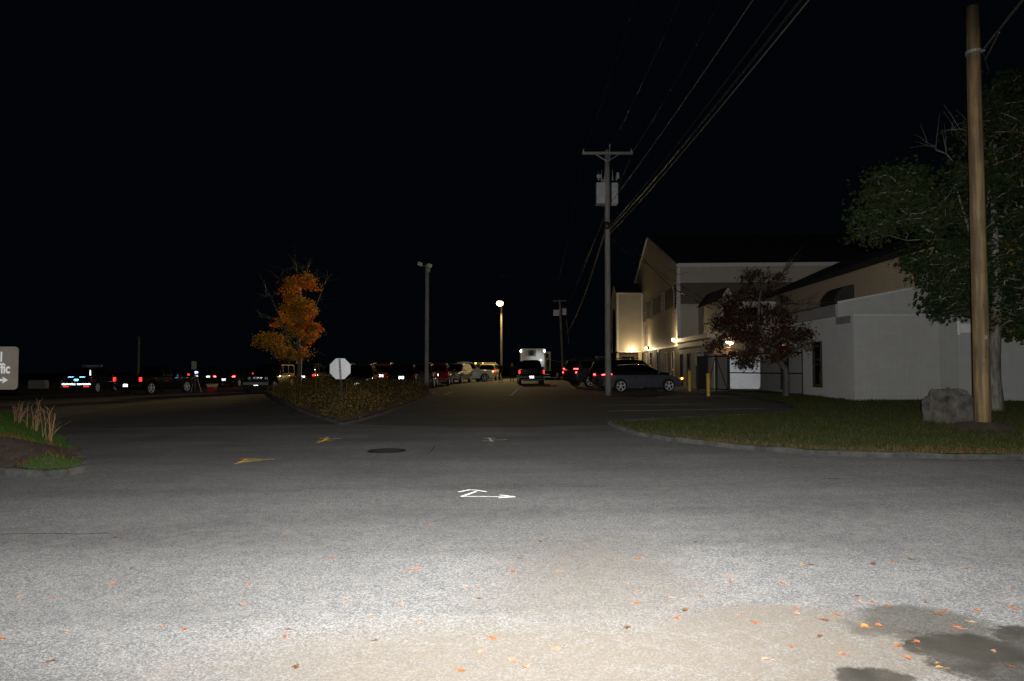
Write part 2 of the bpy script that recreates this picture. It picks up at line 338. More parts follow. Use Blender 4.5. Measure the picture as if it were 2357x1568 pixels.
# right lawn
k1 = PG([(1405, 978), (1425, 988), (1470, 1003), (1560, 1017), (1700, 1033), (1850, 1045), (2000, 1052), (2200, 1056), (2400, 1058)]) + [Vector((30, 13.2, 0))]
k2 = PG([(1405, 978), (1500, 973), (1640, 965), (1800, 957), (1835, 945), (1800, 930), (1700, 912), (1655, 905)])
lawn_poly = k1 + [Vector((40, 13.2, 0)), Vector((40, 60, 0)), Vector((12.2, 60, 0)), Vector((12.2, 37, 0))] + k2[::-1][:-1]
b = MB(); b.face([(p.x, p.y, gz(p.x) + .08) for p in lawn_poly]); tag(b.build('lawn', M_SOIL), kind='structure')
kerb(k1, name='kerb'); kerb(k2[:4], .08, .10, name='kerb')
def blades(name, poly, n, ms, box, zf, hmin=.03, hmax=.08, wd=.012, wts=(6, 3, 1), bias=1.0, edge=None):
    b = MB(); x0, x1, y0, y1 = box; c = 0; tr = 0
    while c < n and tr < n * 6:
        tr += 1; x = random.uniform(x0, x1); y = y0 + (y1 - y0) * random.random() ** bias
        if not inpoly(x, y, poly): continue
        c += 1; z = zf(x, y); h = random.uniform(hmin, hmax) * (1 + .5 * math.sin(x * 3.1 + y * 2.3)); a = random.uniform(0, 6.28)
        dx, dy = math.cos(a) * wd, math.sin(a) * wd; lx, ly = random.gauss(0, h * .5), random.gauss(0, h * .5)
        b.mi = random.choices(range(len(ms)), wts)[0]
        if edge and edge(x, y) and random.random() < .55: b.mi = 2
        b.face([(x - dx, y - dy, z - .01), (x + dx, y + dy, z - .01), (x + lx, y + ly, z + h)])
    return tag(b.build(name, ms), kind='stuff')
def kd(x):  # kerb depth under x
    for a, c in zip(k1, k1[1:]):
        if a.x <= x <= c.x: return a.y + (c.y - a.y) * (x - a.x) / (c.x - a.x)
    return 99
blades('grass', lawn_poly, 62000, GR, (2.0, 17, 10.0, 30), lambda x, y: gz(x) + .09, .03, .075, .010, (6, 3, .7), 1.6, lambda x, y: y - kd(x) < .5)
# left bank
bp = PG([(-420, 1090), (0, 1092), (70, 1099), (150, 1099), (190, 1086), (186, 1068), (168, 1050), (140, 1018), (110, 985), (80, 965), (0, 952), (-420, 950)])
lx = [Vector(p[:2]) for p in bp]
def bank_h(x, y):
    d = 9
    for i in range(len(lx) - 1):
        a, c = lx[i], lx[i + 1]; p = Vector((x, y)); t = max(0, min(1, (p - a).dot(c - a) / max(1e-6, (c - a).length_squared))); d = min(d, (p - (a + (c - a) * t)).length)
    return gz(x) + .10 + .60 * (1 - math.exp(-d / 1.5)) + .03 * math.sin(x * 2) * math.cos(y * 1.7)
DC = G(85, 1070)
def dirt_d(x, y): return math.hypot((x - DC.x) / 1.05, (y - DC.y) / 1.15) + .22 * math.sin(x * 7) * math.cos(y * 5)
b = MB(); nx = ny = 46; x0, x1, y0, y1 = -22, -4.5, 8.6, 19.5; vi = {}
for i in range(nx * 2):
    for j in range(ny * 2):
        xa, ya = x0 + (x1 - x0) * i / (nx * 2), y0 + (y1 - y0) * j / (ny * 2); dx, dy = (x1 - x0) / (nx * 2), (y1 - y0) / (ny * 2)
        if not inpoly(xa + dx / 2, ya + dy / 2, bp): continue
        b.mi = 1 if dirt_d(xa, ya) < 1 else 0
        b.face([(x, y, bank_h(x, y)) for x, y in ((xa, ya), (xa + dx, ya), (xa + dx, ya + dy), (xa, ya + dy))])
o = b.build('grass_bank', [M_SOIL, M_DIRT]); tag(o, kind='structure')
b = MB(); c = 0
while c < 20000:
    x = random.uniform(-14, -5); y = random.uniform(8.8, 19)
    if not inpoly(x, y, bp): continue
    d = dirt_d(x, y)
    if d < .95 and random.random() < .97: continue
    c += 1; z = bank_h(x, y); h = random.uniform(.03, .09); a = random.uniform(0, 6.28); dx, dy = math.cos(a) * .009, math.sin(a) * .009
    b.mi = 2 if d < 1.12 and random.random() < .75 else random.choices((0, 1, 2), (5, 4, .3))[0]
    b.face([(x - dx, y - dy, z - .01), (x + dx, y + dy, z - .01), (x + random.gauss(0, h * .5), y + random.gauss(0, h * .5), z + h)])
tag(b.build('bank_grass', GRB), kind='stuff')
kerb(PG([(-420, 1092), (0, 1090), (40, 1097), (150, 1097), (190, 1084), (186, 1066), (165, 1050)]), .16, .09)
# shrub island
isl = smoothpoly(PG([(800, 976), (905, 945), (985, 912), (975, 905), (840, 898), (640, 902), (625, 910), (690, 945), (770, 972)]), 4)
b = MB(); b.face([(p.x, p.y, gz(p.x) + .10) for p in isl]); tag(b.build('planting_bed', M_MULCH), kind='structure')
kerb(list(isl) + [isl[0]], .12, .06, m=soil_mat('old dark kerb', (.05, .048, .045), (.02, .019, .018), 9))
b = MB(); c = 0; xs = [p.x for p in isl]; ys = [p.y for p in isl]
from mathutils import noise as MN
while c < 3000:
    x = random.uniform(min(xs), max(xs)); y = random.uniform(min(ys), max(ys))
    if not inpoly(x, y, isl): continue
    dmin = min((Vector((x, y)) - p).length for p in isl)
    if dmin < .12: continue
    if y > 28 and random.random() < .35: continue
    c += 1; hh = min(.82, .30 + dmin * .5) * (.8 + .75 * MN.noise(Vector((x * .9, y * .6, 0))))
    if MN.noise(Vector((x * 1.3 + 9, y * .8, 3))) < -.28: continue
    b.tube([(x, y, gz(x) + .08), (x + random.gauss(0, .1), y + random.gauss(0, .1), gz(x) + .1 + hh)], .006, 3, False) if c % 3 == 0 else None
    nv = MN.noise(Vector((x * .6, y * .35, 7))); base = random.choices(range(4), (4, 2 + 6 * max(0, nv), 1 + 6 * max(0, -nv), 4))[0]
    for k in range(15):
        p = Vector((x, y, gz(x) + .08)) + Vector((random.gauss(0, .16), random.gauss(0, .16), hh * random.random() ** .6))
        s = random.uniform(.02, .045); u = Vector((random.gauss(0, 1), random.gauss(0, 1), random.gauss(0, .6))).normalized(); v = u.orthogonal().normalized()
        b.mi = base if random.random() < .7 else random.randrange(4)
        b.face([p - u * s, p + v * s * .5, p + u * s, p - v * s * .5])
tag(b.build('shrub_bed', LB), kind='stuff')
# far concrete blocks
for i, (a, c_) in enumerate(((72, 109), (146, 190), (247, 285))):
    p = onpx((a + c_) / 2, 62); wd = (c_ - a) / F * 62
    b = MB(); b.box((0, 0, .33), (wd, .6, .66)); b.box((0, 0, .70), (wd * .94, .5, .08))
    tag(b.build('concrete_block', M_CONC, loc=p), ['pale concrete barrier block farthest left beyond the grass bank', 'pale concrete barrier block in the middle of the far left row', 'pale concrete barrier block nearest the police vehicle'][i], 'concrete block', 'concrete blocks at the far left edge of the lot')

# ------------------------------------------------------------------ painted marks and road furniture
def strip(name, pts, wd, m, dz=.009):
    b = MB(); P = [Vector(p[:2]) for p in pts]
    for a, c in zip(P, P[1:]):
        d = (c - a).normalized(); n = Vector((-d.y, d.x)) * wd / 2
        q = [a - n, c - n, c + n, a + n]; b.face([(v.x, v.y, gz(v.x) + dz + .0007 * len(b.f)) for v in q])
    return b
def joinstrips(name, lst, m, label, dz=.009):
    b = MB()
    for pts, wd in lst:
        s = strip('', PG(pts), wd, m, dz + .0008 * len(b.f)); o = len(b.v); b.v += s.v; b.f += [tuple(i + o for i in f) for f in s.f]; b.m += s.m
    return tag(b.build(name, m), label, 'road marking')
joinstrips('arrow_marking', [([(1062, 1145), (1096, 1133)], .04), ([(1055, 1134.5), (1080, 1129.5)], .032), ([(1076, 1129.5), (1092, 1130), (1120, 1134)], .032), ([(1060, 1145), (1186, 1146)], .022), ([(1150, 1142), (1186, 1146.3)], .03), ([(1147, 1149), (1186, 1146.3)], .03)], M_PAINTW, 'bright white double headed spray painted arrow on the grey road')
joinstrips('arrow_marking', [([(1125, 1009), (1133, 1017)], .05), ([(1112, 1010), (1140, 1009.5)], .07), ([(1133, 1014), (1168, 1013)], .05), ([(1112, 1016), (1138, 1017.5)], .05)], M_PAINTO, 'faint worn white arrow mark farther up the road')
joinstrips('paint_scribble', [([(540, 1069), (575, 1061), (632, 1058)], .035), ([(556, 1058), (600, 1058)], .04), ([(545, 1066), (600, 1062)], .03), ([(570, 1058), (550, 1066)], .03)], M_PAINTY, 'yellow spray scribble nearer the camera on the road')
joinstrips('paint_scribble', [([(730, 1020), (755, 1012), (786, 1010)], .05), ([(735, 1011), (758, 1009)], .05), ([(728, 1016), (765, 1015)], .04), ([(755, 1008), (740, 1018)], .04)], M_PAINTY, 'smaller yellow spray scribble near the shrub island')
for i, (a, c_) in enumerate((((1330, 918), (1800, 912)), ((1385, 933), (1640, 931)), ((1400, 947), (1760, 941)))):
    joinstrips('parking_line', [([a, c_], .09)], M_PAINTO, ['parking line passing right by the foot of the transformer pole', 'faint parking line in the middle of the dark bay', 'faint parking line nearest the lawn kerb'][i])
joinstrips('lane_line', [([(1113, 913), (1160, 911.5), (1176, 911)], .10), ([(1176, 911), (1187, 901), (1195, 893)], .12)], M_PAINTO, 'worn white bent line on the lot behind the pickup')
joinstrips('parking_line', [([(983, 909), (1000, 903)], .12), ([(1000, 903.5), (1041, 903.5)], .12), ([(1041, 903), (1022, 910)], .12)], M_PAINTY, 'yellow lines of the bay to the right of the floodlight pole')
joinstrips('parking_line', [([(1092, 885), (1122, 878)], .14)], M_PAINTO, 'short pale line beside the white pickup')
joinstrips('parking_line', [([(1315, 890), (1324, 896)], .18)], M_PAINTY, 'short yellow dash behind the grey estate')
g = G(890, 1039); mh = thing('manhole', (g.x, g.y, gz(g.x) + .004), 'round dark iron manhole cover set in the road', 'manhole cover')
MB().lathe([(0, .345), (.010, .34), (.010, .30), (.006, .298), (.006, .29)], 40, 'z').build('frame_ring', M_IRON, mh)
b = MB(); b.lathe([(.0, .288), (.009, .286), (.0092, .001)], 40, 'z')
for i in range(-4, 5):
    for j in range(-4, 5):
        if i * i + j * j < 18: b.box((i * .058, j * .058, .012), (.03, .03, .006), .78)
b.build('cover', M_IRON, mh)
mc = mat('crack filler', (.012, .012, .012), rough=.9)
for pts in ([(-60, 1232), (60, 1231), (180, 1233), (255, 1232)], [(1285, 1122), (1340, 1121), (1395, 1122.5)], [(1895, 1104), (1915, 1103.5), (1935, 1105)], [(640, 1031), (672, 1032), (700, 1030)], [(985, 1046), (996, 1036), (1000, 1028)], [(2120, 1060), (2240, 1062), (2400, 1063)]):
    q = []
    for a, c_ in zip(pts, pts[1:]):
        for k in range(6): q.append((a[0] + (c_[0] - a[0]) * k / 6, a[1] + (c_[1] - a[1]) * k / 6 + random.uniform(-.7, .7)))
    st_ = strip('', PG(q + [pts[-1]]), .014, mc, .0075); tag(st_.build('road_crack', mc), kind='structure')
# fallen leaves
lmats = [mat('fallen orange leaf', (.33, .12, .05), rough=.6, var=.3, vscale=30), mat('fallen tan leaf', (.36, .22, .14), rough=.6, var=.3, vscale=30), mat('fallen brown leaf', (.14, .065, .03), rough=.7, var=.3, vscale=30), mat('fallen yellow leaf', (.42, .24, .05), rough=.6, var=.3, vscale=30)]
def leaf_mesh(i, m):
    b = MB(); rnd = random.Random(i); n = 9; ring = []
    for k in range(n * 2):
        a = math.pi * 2 * k / (n * 2); r = (.5 + .5 * abs(math.cos(a * 2.5 + .3))) if i % 2 else (.75 + .2 * rnd.random())
        r *= .036; x, y = r * math.cos(a) * 1.35, r * math.sin(a) * .9; ring.append((x, y, .004 + .006 * abs(math.sin(a + i)) * (1 + rnd.random())))
    for k in range(n * 2): b.face([(0, 0, .004), ring[k], ring[(k + 1) % (n * 2)]])
    b.tube([(-.03, 0, .004), (-.075, .012, .012)], .0016, 4)
    me = b.build('fallen_leaf', m); d = me.data; bpy.data.objects.remove(me); return d
lm = [[leaf_mesh(i * 4 + k, m) for k in range(3)] for i, m in enumerate(lmats)]
LP = [(655, 1468, 0), (575, 1345, 0), (424, 1452, 0), (375, 1443, 1), (121, 1379, 0), (797, 1382, 1), (560, 1393, 1), (1134, 1472, 0), (1107, 1503, 1), (1181, 1524, 1), (1210, 1539, 1), (1279, 1497, 1), (1062, 1547, 0), (965, 1431, 1), (923, 1397, 1), (855, 1419, 1), (943, 1315, 0), (1180, 1317, 0), (1286, 1318, 3), (1073, 1353, 1), (1466, 1391, 0), (1469, 1364, 1), (1680, 1329, 1), (1682, 1342, 0), (1613, 1375, 0), (1559, 1425, 0), (1763, 1521, 1), (1831, 1402, 0), (1834, 1416, 1), (1928, 1419, 0), (1887, 1467, 2), (1940, 1508, 0), (1821, 1492, 0), (1973, 1374, 2), (1975, 1387, 1), (2009, 1388, 0), (2045, 1402, 2), (2131, 1390, 2), (2176, 1408, 0), (2250, 1408, 0), (2240, 1436, 1), (2201, 1448, 0), (2165, 1540, 3), (2110, 1495, 2), (2110, 1481, 0), (2068, 1490, 0), (2090, 1518, 0), (2286, 1502, 1), (1990, 1445, 3), (1991, 1447, 0), (2024, 1444, 0), (1800, 1344, 0), (1846, 1302, 3), (2097, 1290, 2), (2225, 1312, 0), (2330, 1404, 0), (2333, 1356, 0), (714, 1131, 0), (986, 1213, 0), (303, 1310, 2), (260, 1346, 0), (45, 1377, 1), (5, 1472, 0), (745, 1286, 0), (765, 1287, 0), (1600, 1250, 2), (1925, 1193, 2), (1580, 1234, 2), (1865, 1303, 2), (2010, 1301, 2), (2160, 1530, 1)]
for i in range(24):
    LP.append((random.uniform(0, 2357), random.triangular(1150, 1568, 1420), random.choice((0, 2, 2, 1, 2))))
lab = ['rust orange dry leaf lying flat on the road', 'pale tan dry leaf lying on the road', 'dark brown dry leaf lying on the road', 'bright yellow leaf lying on the road']
for px, py, k in LP:
    g = G(px, py); o = bpy.data.objects.new('fallen_leaf', random.choice(lm[k])); col.objects.link(o)
    o.location = (g.x, g.y, gz(g.x) + .005); s = random.uniform(.4, .74) * (1 if py > 1250 else .9); o.scale = (s, s, s); o.rotation_euler = (random.uniform(-.1, .1), random.uniform(-.1, .1), random.uniform(0, 6.28))
    tag(o, lab[k], 'leaf', ['rust orange fallen leaves on the road', 'pale tan fallen leaves on the road', 'dark brown fallen leaves on the road', 'bright yellow fallen leaves on the road'][k])

# ------------------------------------------------------------------ retroreflective corner-cube sheet (in local xz plane, facing -y)
def retro(b, cx, cz, wd, hh, y=0, s=.045, face=-1):
    nc = max(1, round(wd / s)); sx = wd / (nc + .5); sz = sx * math.sqrt(3) / 2; dep = sx / math.sqrt(6); nr = max(1, round(hh / sz)); hh = nr * sz
    for r in range(nr):
        for c in range(nc * 2):
            up = c % 2 == 0; off = (r % 2) * sx / 2; xa = cx - wd / 2 + c * sx / 2 + off * 0
            za, zb = cz - hh / 2 + r * sz, cz - hh / 2 + (r + 1) * sz
            if r % 2: up = not up
            t = [(xa, za), (xa + sx, za), (xa + sx / 2, zb)] if up else [(xa, zb), (xa + sx / 2, za), (xa + sx, zb)]
            mx, mz = sum(p[0] for p in t) / 3, sum(p[1] for p in t) / 3
            for k in range(3):
                p, q = t[k], t[(k + 1) % 3]; b.face([(p[0], y, p[1]), (q[0], y, q[1]), (mx, y - face * dep, mz)])
    return b

# ------------------------------------------------------------------ vehicles
def lerp_prof(P, y):
    if y <= P[0][0]: return P[0][1]
    for a, c in zip(P, P[1:]):
        if y <= c[0]: t = (y - a[0]) / max(1e-6, c[0] - a[0]); return a[1] + (c[1] - a[1]) * t
    return P[-1][1]
KIND = {
 'hatch': dict(L=4.65, W=1.82, H=1.48, wb=2.75, r=.335, belt=.95, deck=[(-.5, .50), (-.495, .86), (-.47, .95), (.16, .95), (.28, .93), (.42, .80), (.48, .66), (.5, .45)], roof=[(-.475, .95), (-.40, 1.30), (-.30, 1.42), (-.05, 1.48), (.06, 1.44), (.26, .95)], pil=[-.44, -.29, -.275, -.02, -.005, .22], glz=.16),
 'suv': dict(L=4.75, W=1.92, H=1.75, wb=2.85, r=.37, belt=1.1, deck=[(-.5, .55), (-.496, 1.0), (-.48, 1.1), (.2, 1.1), (.28, 1.06), (.44, .96), (.49, .8), (.5, .5)], roof=[(-.485, 1.1), (-.44, 1.60), (-.40, 1.70), (-.05, 1.75), (.08, 1.70), (.25, 1.1)], pil=[-.42, -.25, -.235, -.03, -.015, .19], glz=.2),
 'pickup': dict(L=5.7, W=2.02, H=1.92, wb=3.65, r=.40, belt=1.22, deck=[(-.5, .6), (-.498, 1.2), (-.08, 1.22), (.22, 1.22), (.27, 1.18), (.46, 1.1), (.495, .9), (.5, .6)], roof=[(-.115, 1.22), (-.095, 1.80), (-.07, 1.87), (.03, 1.92), (.12, 1.86), (.24, 1.22)], pil=[-.085, .04, .052, .19], glz=.2),
 'jeep': dict(L=4.4, W=1.86, H=1.84, wb=2.9, r=.42, belt=1.15, deck=[(-.5, .6), (-.497, 1.15), (.14, 1.15), (.16, 1.12), (.42, 1.06), (.44, .7), (.5, .55)], roof=[(-.495, 1.15), (-.485, 1.78), (-.46, 1.83), (.02, 1.84), (.06, 1.80), (.14, 1.15)], pil=[-.46, -.24, -.225, -.02, -.005, .09], glz=.1),
}
def wheel_meshes():
    out = {}
    for hero in (0, 1):
        b = MB(); b.lathe([(-.10, .70), (-.115, .80), (-.11, .93), (-.08, 1.0), (.08, 1.0), (.11, .93), (.115, .80), (.10, .70), (.06, .68)], 32)
        b.v = [(x, y, z) for x, y, z in b.v]; o = b.build('wheel', M_RUB, smooth=True); ty = o.data; bpy.data.objects.remove(o)
        r = MB(); r.lathe([(.085, .74), (.118, .74), (.118, .68), (.07, .66)], 32); r.mi = 1; r.lathe([(.02, .68), (.02, .001)], 24); r.mi = 0
        n = 5
        for k in range(n):
            a = 2 * math.pi * k / n + .3; ca, sa = math.cos(a), math.sin(a)
            for (s0, s1) in ((-1, 1),):
                def P(rad, t, x): return (x, rad * ca - t * sa, rad * sa + t * ca)
                r.face([P(.10, -.06, .105), P(.68, -.075, .09), P(.68, .075, .09), P(.10, .06, .105)])
                r.face([P(.10, -.06, .105), P(.10, -.065, .05), P(.68, -.08, .05), P(.68, -.075, .09)]); r.face([P(.10, .06, .105), P(.68, .075, .09), P(.68, .08, .05), P(.10, .065, .05)])
        r.lathe([(.05, .13), (.115, .12), (.12, .06), (.12, .001)], 16)
        o = r.build('rim', [M_ALLOY, M_TRIM]); rm = o.data; bpy.data.objects.remove(o); out[hero] = (ty, rm)
    return out
WM = wheel_meshes()
def car(name, kind, loc, head, paint, label, cat, plate='rear', tail=None, head_m=None, lens=None, group=None, scale=1, fplate=False, rack=False, lightbar=False, glass=None, hero=False, rim=True):
    K = KIND[kind]; L, W, H, wb, rr, belt = (K[q] for q in ('L', 'W', 'H', 'wb', 'r', 'belt'))
    rt = thing(name, loc, label, cat, R(head), group); rt.rotation_euler = (0, 0, R(head)); rt.scale = (scale,) * 3
    ayr, ayf = -wb / 2 - .02 * L * (kind != 'pickup') * 0 - .02, wb / 2 + .05
    Ra = rr * 1.16; zb0 = .26 if kind in ('hatch',) else .34
    ys = sorted(set([round(-L / 2 + L * i / 56, 3) for i in range(57)] + [round(a * L, 3) for a, _ in K['deck']] + [round(c + d * Ra, 3) for c in (ayr, ayf) for d in (-1, -.97, -.9, .9, .97, 1)]))
    body = MB(); rows = []
    for y in ys:
        t = abs(y) / (L / 2); wv = W / 2 * (1 - .10 * t ** 5 - .06 * t ** 30); zt = lerp_prof([(a * L, z) for a, z in K['deck']], y)
        zb = zb0 + .10 * t ** 12
        for c in (ayr, ayf):
            if abs(y - c) < Ra: zb = max(zb, rr * .95 + math.sqrt(max(0, Ra * Ra - (y - c) ** 2)) * .98)
        zb = min(zb, zt - .06); h = zt - zb
        sec = [(wv * .95, zb), (wv, zb + .22 * h), (wv * 1.0, zb + .62 * h), (wv * .975, zb + .86 * h), (wv * .93, zb + .97 * h), (wv * .80, zt), (wv * .4, zt + .018), (0, zt + .024)]
        rows.append([(x, y, z) for x, z in sec] + [(-x, y, z) for x, z in sec[-2::-1]])
    for a, c in zip(rows, rows[1:]):
        for k in range(len(a) - 1): body.face([a[k], c[k], c[k + 1], a[k + 1]])
    body.face(rows[0]); body.face(rows[-1][::-1]);
    # merge verts for smooth shading
    def weld(mb):
        idx = {}; nv = []; mp = []
        for v in mb.v:
            k = tuple(round(c, 4) for c in v)
            if k not in idx: idx[k] = len(nv); nv.append(v)
            mp.append(idx[k])
        mb.v = nv; nf = []; nm = []
        for f, m in zip(mb.f, mb.m):
            g = []
            for i in f:
                if not g or mp[i] != g[-1]: g.append(mp[i])
            if len(g) > 2 and g[0] == g[-1]: g.pop()
            if len(set(g)) > 2: nf.append(tuple(g)); nm.append(m)
        mb.f = nf; mb.m = nm; return mb
    weld(body).build('body', paint, rt, True)
    # underside and inner wheel wells
    b = MB(); b.box((0, 0, zb0 + .12), (W * .8, L * .92, .18)); b.box((0, 0, .55), (W * .62, L * .9, .5)); b.build('underbody', M_TRIM, rt)
    # cabin
    cabin = MB(); ws = MB(); rw = MB(); sw = {}; ro = [(a * L, z) for a, z in K['roof']]
    y0, y1 = ro[0][0], ro[-1][0]; pil = [p * L for p in K['pil']]
    ys = sorted(set([round(y0 + (y1 - y0) * i / 48, 3) for i in range(49)] + [round(a, 3) for a, _ in ro] + [round(p, 3) for p in pil]))
    wbm, wrm = W / 2 * .93, W / 2 * (.88 if kind == 'jeep' else .76)
    rows = []
    for y in ys:
        zr = lerp_prof(ro, y); base = belt - .02
        wz = lambda z: wbm + (wrm - wbm) * max(0, (z - belt)) / (H - belt)
        fr = [0, .12, .5, .84, .95]; sec = [(wz(base + (zr - base) * f) - (.02 if f > .9 else 0), base + (zr - base) * f) for f in fr]
        e = wz(zr); sec += [(e * .88, zr), (e * .45, zr + .02), (0, zr + .028)]
        rows.append([(x, y, z) for x, z in sec] + [(-x, y, z) for x, z in sec[-2::-1]])
    nk = len(rows[0])
    for i, (a, c) in enumerate(zip(rows, rows[1:])):
        ym = (a[0][1] + c[0][1]) / 2; dz = (lerp_prof(ro, c[0][1]) - lerp_prof(ro, a[0][1])) / max(1e-4, c[0][1] - a[0][1])
        for k in range(nk - 1):
            side = k in (1, 2) or k in (nk - 4, nk - 3) or k in (nk - 3,)
            kk = min(k, nk - 2 - k); q = [a[k], c[k], c[k + 1], a[k + 1]]
            zr = lerp_prof(ro, ym); inwin = any(pil[j] < ym < pil[j + 1] for j in range(0, len(pil) - 1, 1) if pil[j + 1] - pil[j] > .15) and pil[0] < ym < pil[-1]
            if kk in (1, 2) and inwin and zr - belt > .12: sw.setdefault((k < nk / 2, sum(p < ym for p in pil)), MB()).face(q)
            elif kk >= 5 and dz < -.55 and ym > 0 : ws.face(q)
            elif kk >= 5 and dz > .9 and ym < 0: rw.face(q)
            else: cabin.face(q)
    gm = glass or M_GLASS
    weld(cabin).build('cabin_shell', M_BLK if hero and paint is M_GREY else paint, rt, True); weld(ws).build('windscreen', gm, rt, True); weld(rw).build('rear_window', gm, rt, True)  # grey hatchback's cabin coloured black where the flash glances away
    for q in sw.values(): weld(q).build('side_window', gm, rt, True)
    # wheels
    for yy in (ayr, ayf):
        for sx in (-1, 1):
            wo = bpy.data.objects.new('wheel', WM[hero][0]); col.objects.link(wo); wo.parent = rt; wo.location = (sx * (W / 2 - .13), yy, rr); wo.scale = (1.0, rr, rr)
            if sx < 0: wo.rotation_euler = (0, 0, math.pi)
            ri = bpy.data.objects.new('rim', WM[hero][1]); col.objects.link(ri); ri.parent = wo; ri.location = (.012, 0, 0)
            if not rim: ri.data = ri.data.copy(); ri.data.materials[0] = M_TRIM
    # lamps
    for sx in (-1, 1):
        zt = {'hatch': .86, 'suv': 1.0, 'pickup': 1.0, 'jeep': .95}[kind]
        t = MB()
        if kind in ('pickup', 'jeep'): t.box((sx * (W / 2 - .08), -L / 2 + .03, zt), (.10, .14, .26 if kind == 'pickup' else .16))
        else: t.ell((sx * (W / 2 - .17), -L / 2 + .09, zt), (.14, .12, .06 if kind == 'hatch' else .09), f=lambda p: Vector((p.x, p.y, p.z + .4 * p.x * sx)))
        t.build('tail_light', tail or M_TAILD, rt, True)
        t = MB(); zh = {'hatch': .70, 'suv': .83, 'pickup': .98, 'jeep': .92}[kind]
        if kind == 'jeep': t.lathe([(0, .001), (.03, .07), (.03, .10), (-.03, .11)], 18, 'x'); t.v = [(y_ + sx * (W / 2 - .40), L * .44 + x_ + .03, z_ + zh) for x_, y_, z_ in t.v]
        else: t.ell((sx * (W / 2 - .26), L / 2 - .13, zh), (.22, .16, .10), f=lambda p: Vector((p.x, p.y - .5 * p.x * sx, p.z + .25 * p.x * sx)))
        t.build('headlight', lens or M_LENS, rt, True)
        if head_m: MB().ell((sx * (W / 2 - .14), L / 2 - .12, zh + .02), (.09, .13, .06)).build('indicator_light', head_m, rt, True)
        MB().ell((sx * (W / 2 + .08), y1 - .50 * (kind != 'jeep') * .9, belt + .08), (.12, .06, .085)).build('side_mirror', paint if kind != 'jeep' else M_TRIM, rt, True)
        for yy in ((-.62, .35) if kind != 'pickup' else (.25, 1.0)):
            MB().tube([(sx * (W / 2 + .012), yy, belt - .16), (sx * (W / 2 + .03), yy + .09, belt - .16), (sx * (W / 2 + .012), yy + .18, belt - .16)], .014, 6).build('door_handle', M_CHROME if hero else paint, rt)
    if plate in ('rear', 'both'):
        zp = {'hatch': .62, 'suv': .88, 'pickup': .62, 'jeep': .62}[kind]; b = MB(); yo = .11 if kind == 'pickup' else 0; retro(b, 0, zp, .34, .17, -L / 2 - .04 - yo); b.mi = 1; b.box((0, -L / 2 - .01 - yo, zp), (.37, .018, .20)); b.build('licence_plate', [M_RETRO, M_TRIM], rt)
    if fplate:
        b = MB(); retro(b, 0, 0, .33, .17); b.mi = 1; b.box((0, .025, 0), (.35, .012, .19)); o = b.build('licence_plate', [M_RETRO, M_TRIM], rt); o.location = (0, L / 2 + .045, .55); o.rotation_euler = (0, 0, math.pi)
    # bumpers and grille
    if kind == 'pickup':
        b = MB(); b.box((0, -L / 2 - .04, .62), (W * .93, .16, .17)); b.build('rear_bumper', M_MET2, rt)
        b = MB(); b.box((0, -L / 2 + .011, .98), (W * .72, .012, .42)); b.build('tailgate_panel', paint, rt)
    b = MB()
    if kind == 'jeep':
        for k in range(7): b.ell(((k - 3) * .085, L * .44 + .035, .93), (.028, .02, .17), 8, 6)
        b.build('grille', M_CHROME, rt, True)
        MB().box((0, L / 2 + .02, .60), (1.55, .16, .17)).build('front_bumper', M_GALV, rt)
    else:
        for k in range(4): b.box((0, L / 2 + .003, .52 + k * .06), (W * .42, .02, .025))
        b.build('grille', M_CHROME if kind == 'suv' else M_TRIM, rt)
    b = MB(); b.box((0, -L / 2 - .006, .44), (W * .7, .03, .06)); b.build('bumper_trim', M_TRIM, rt)
    if rack:
        for sx in (-1, 1): MB().tube([(sx * W * .33, -.38 * L, H + .02), (sx * W * .33, -.33 * L, H + .06), (sx * W * .33, .0, H + .07), (sx * W * .33, .05 * L, H + .01)], .016, 6).build('roof_rail', M_CHROME, rt)
    if lightbar:
        b = MB(); b.box((0, .0, H + .10), (1.2, .28, .11)); b.mi = 1
        for sx in (-.52, -.4, .52): b.box((sx, -.145, H + .10), (.10, .012, .09))
        b.build('light_bar', [M_GALV, lightbar if lightbar is not True else M_LENS], rt)
    return rt
def C(px, Y): p = onpx(px, Y); return (p.x, p.y, p.z + .0)

# hero grey hatchback : rear left, nose right
hg = C(1467, 37.2)
hero = car('hatchback', 'hatch', hg, -74, M_GREY, 'dark grey hatchback with lit amber lamps parked behind the tall transformer pole', 'car', plate='rear', tail=M_TAILD, head_m=M_AMB, hero=True)
for sx in (-1, 1): MB().tube([(sx * .56, -2.33, .93), (sx * .86, -2.12, .96), (sx * .90, -1.92, .97)], .028, 6).build('tail_light', M_TAILH, hero); MB().tube([(sx * .86, -2.14, .95), (sx * .80, -2.25, .78)], .024, 6).build('tail_light', M_TAILH, hero)
MB().tube([(.38, -2.34, .30), (.38, -2.44, .28)], .04, 10).build('exhaust_pipe', M_CHROME, hero)
for k, yy in enumerate((-.95, .12, 1.12)):   # door shut lines
    MB().tube([(.921, yy, .40), (.925, yy + .02, .80), (.895, yy + .03, .93)], .006, 4).build('door_seam', M_TRIM, hero)
s2 = car('suv', 'suv', C(1385, 46.5), -64, M_MET2, 'large grey estate wagon with glowing red tail lamp left of the tall pole', 'car', tail=M_TAILD, rack=True, lightbar=True, scale=1.08)
for sx in (-1, 1): MB().tube([(sx * .58, -2.40, 1.13), (sx * .88, -2.27, 1.13), (sx * .86, -2.30, 1.0), (sx * .76, -2.38, .88)], .030, 6).build('tail_light', M_TAILH, s2)
car('suv', 'suv', C(1452, 41.8), -72, M_BLK, 'black vehicle directly behind the grey hatchback', 'car', scale=1.02, rack=True)
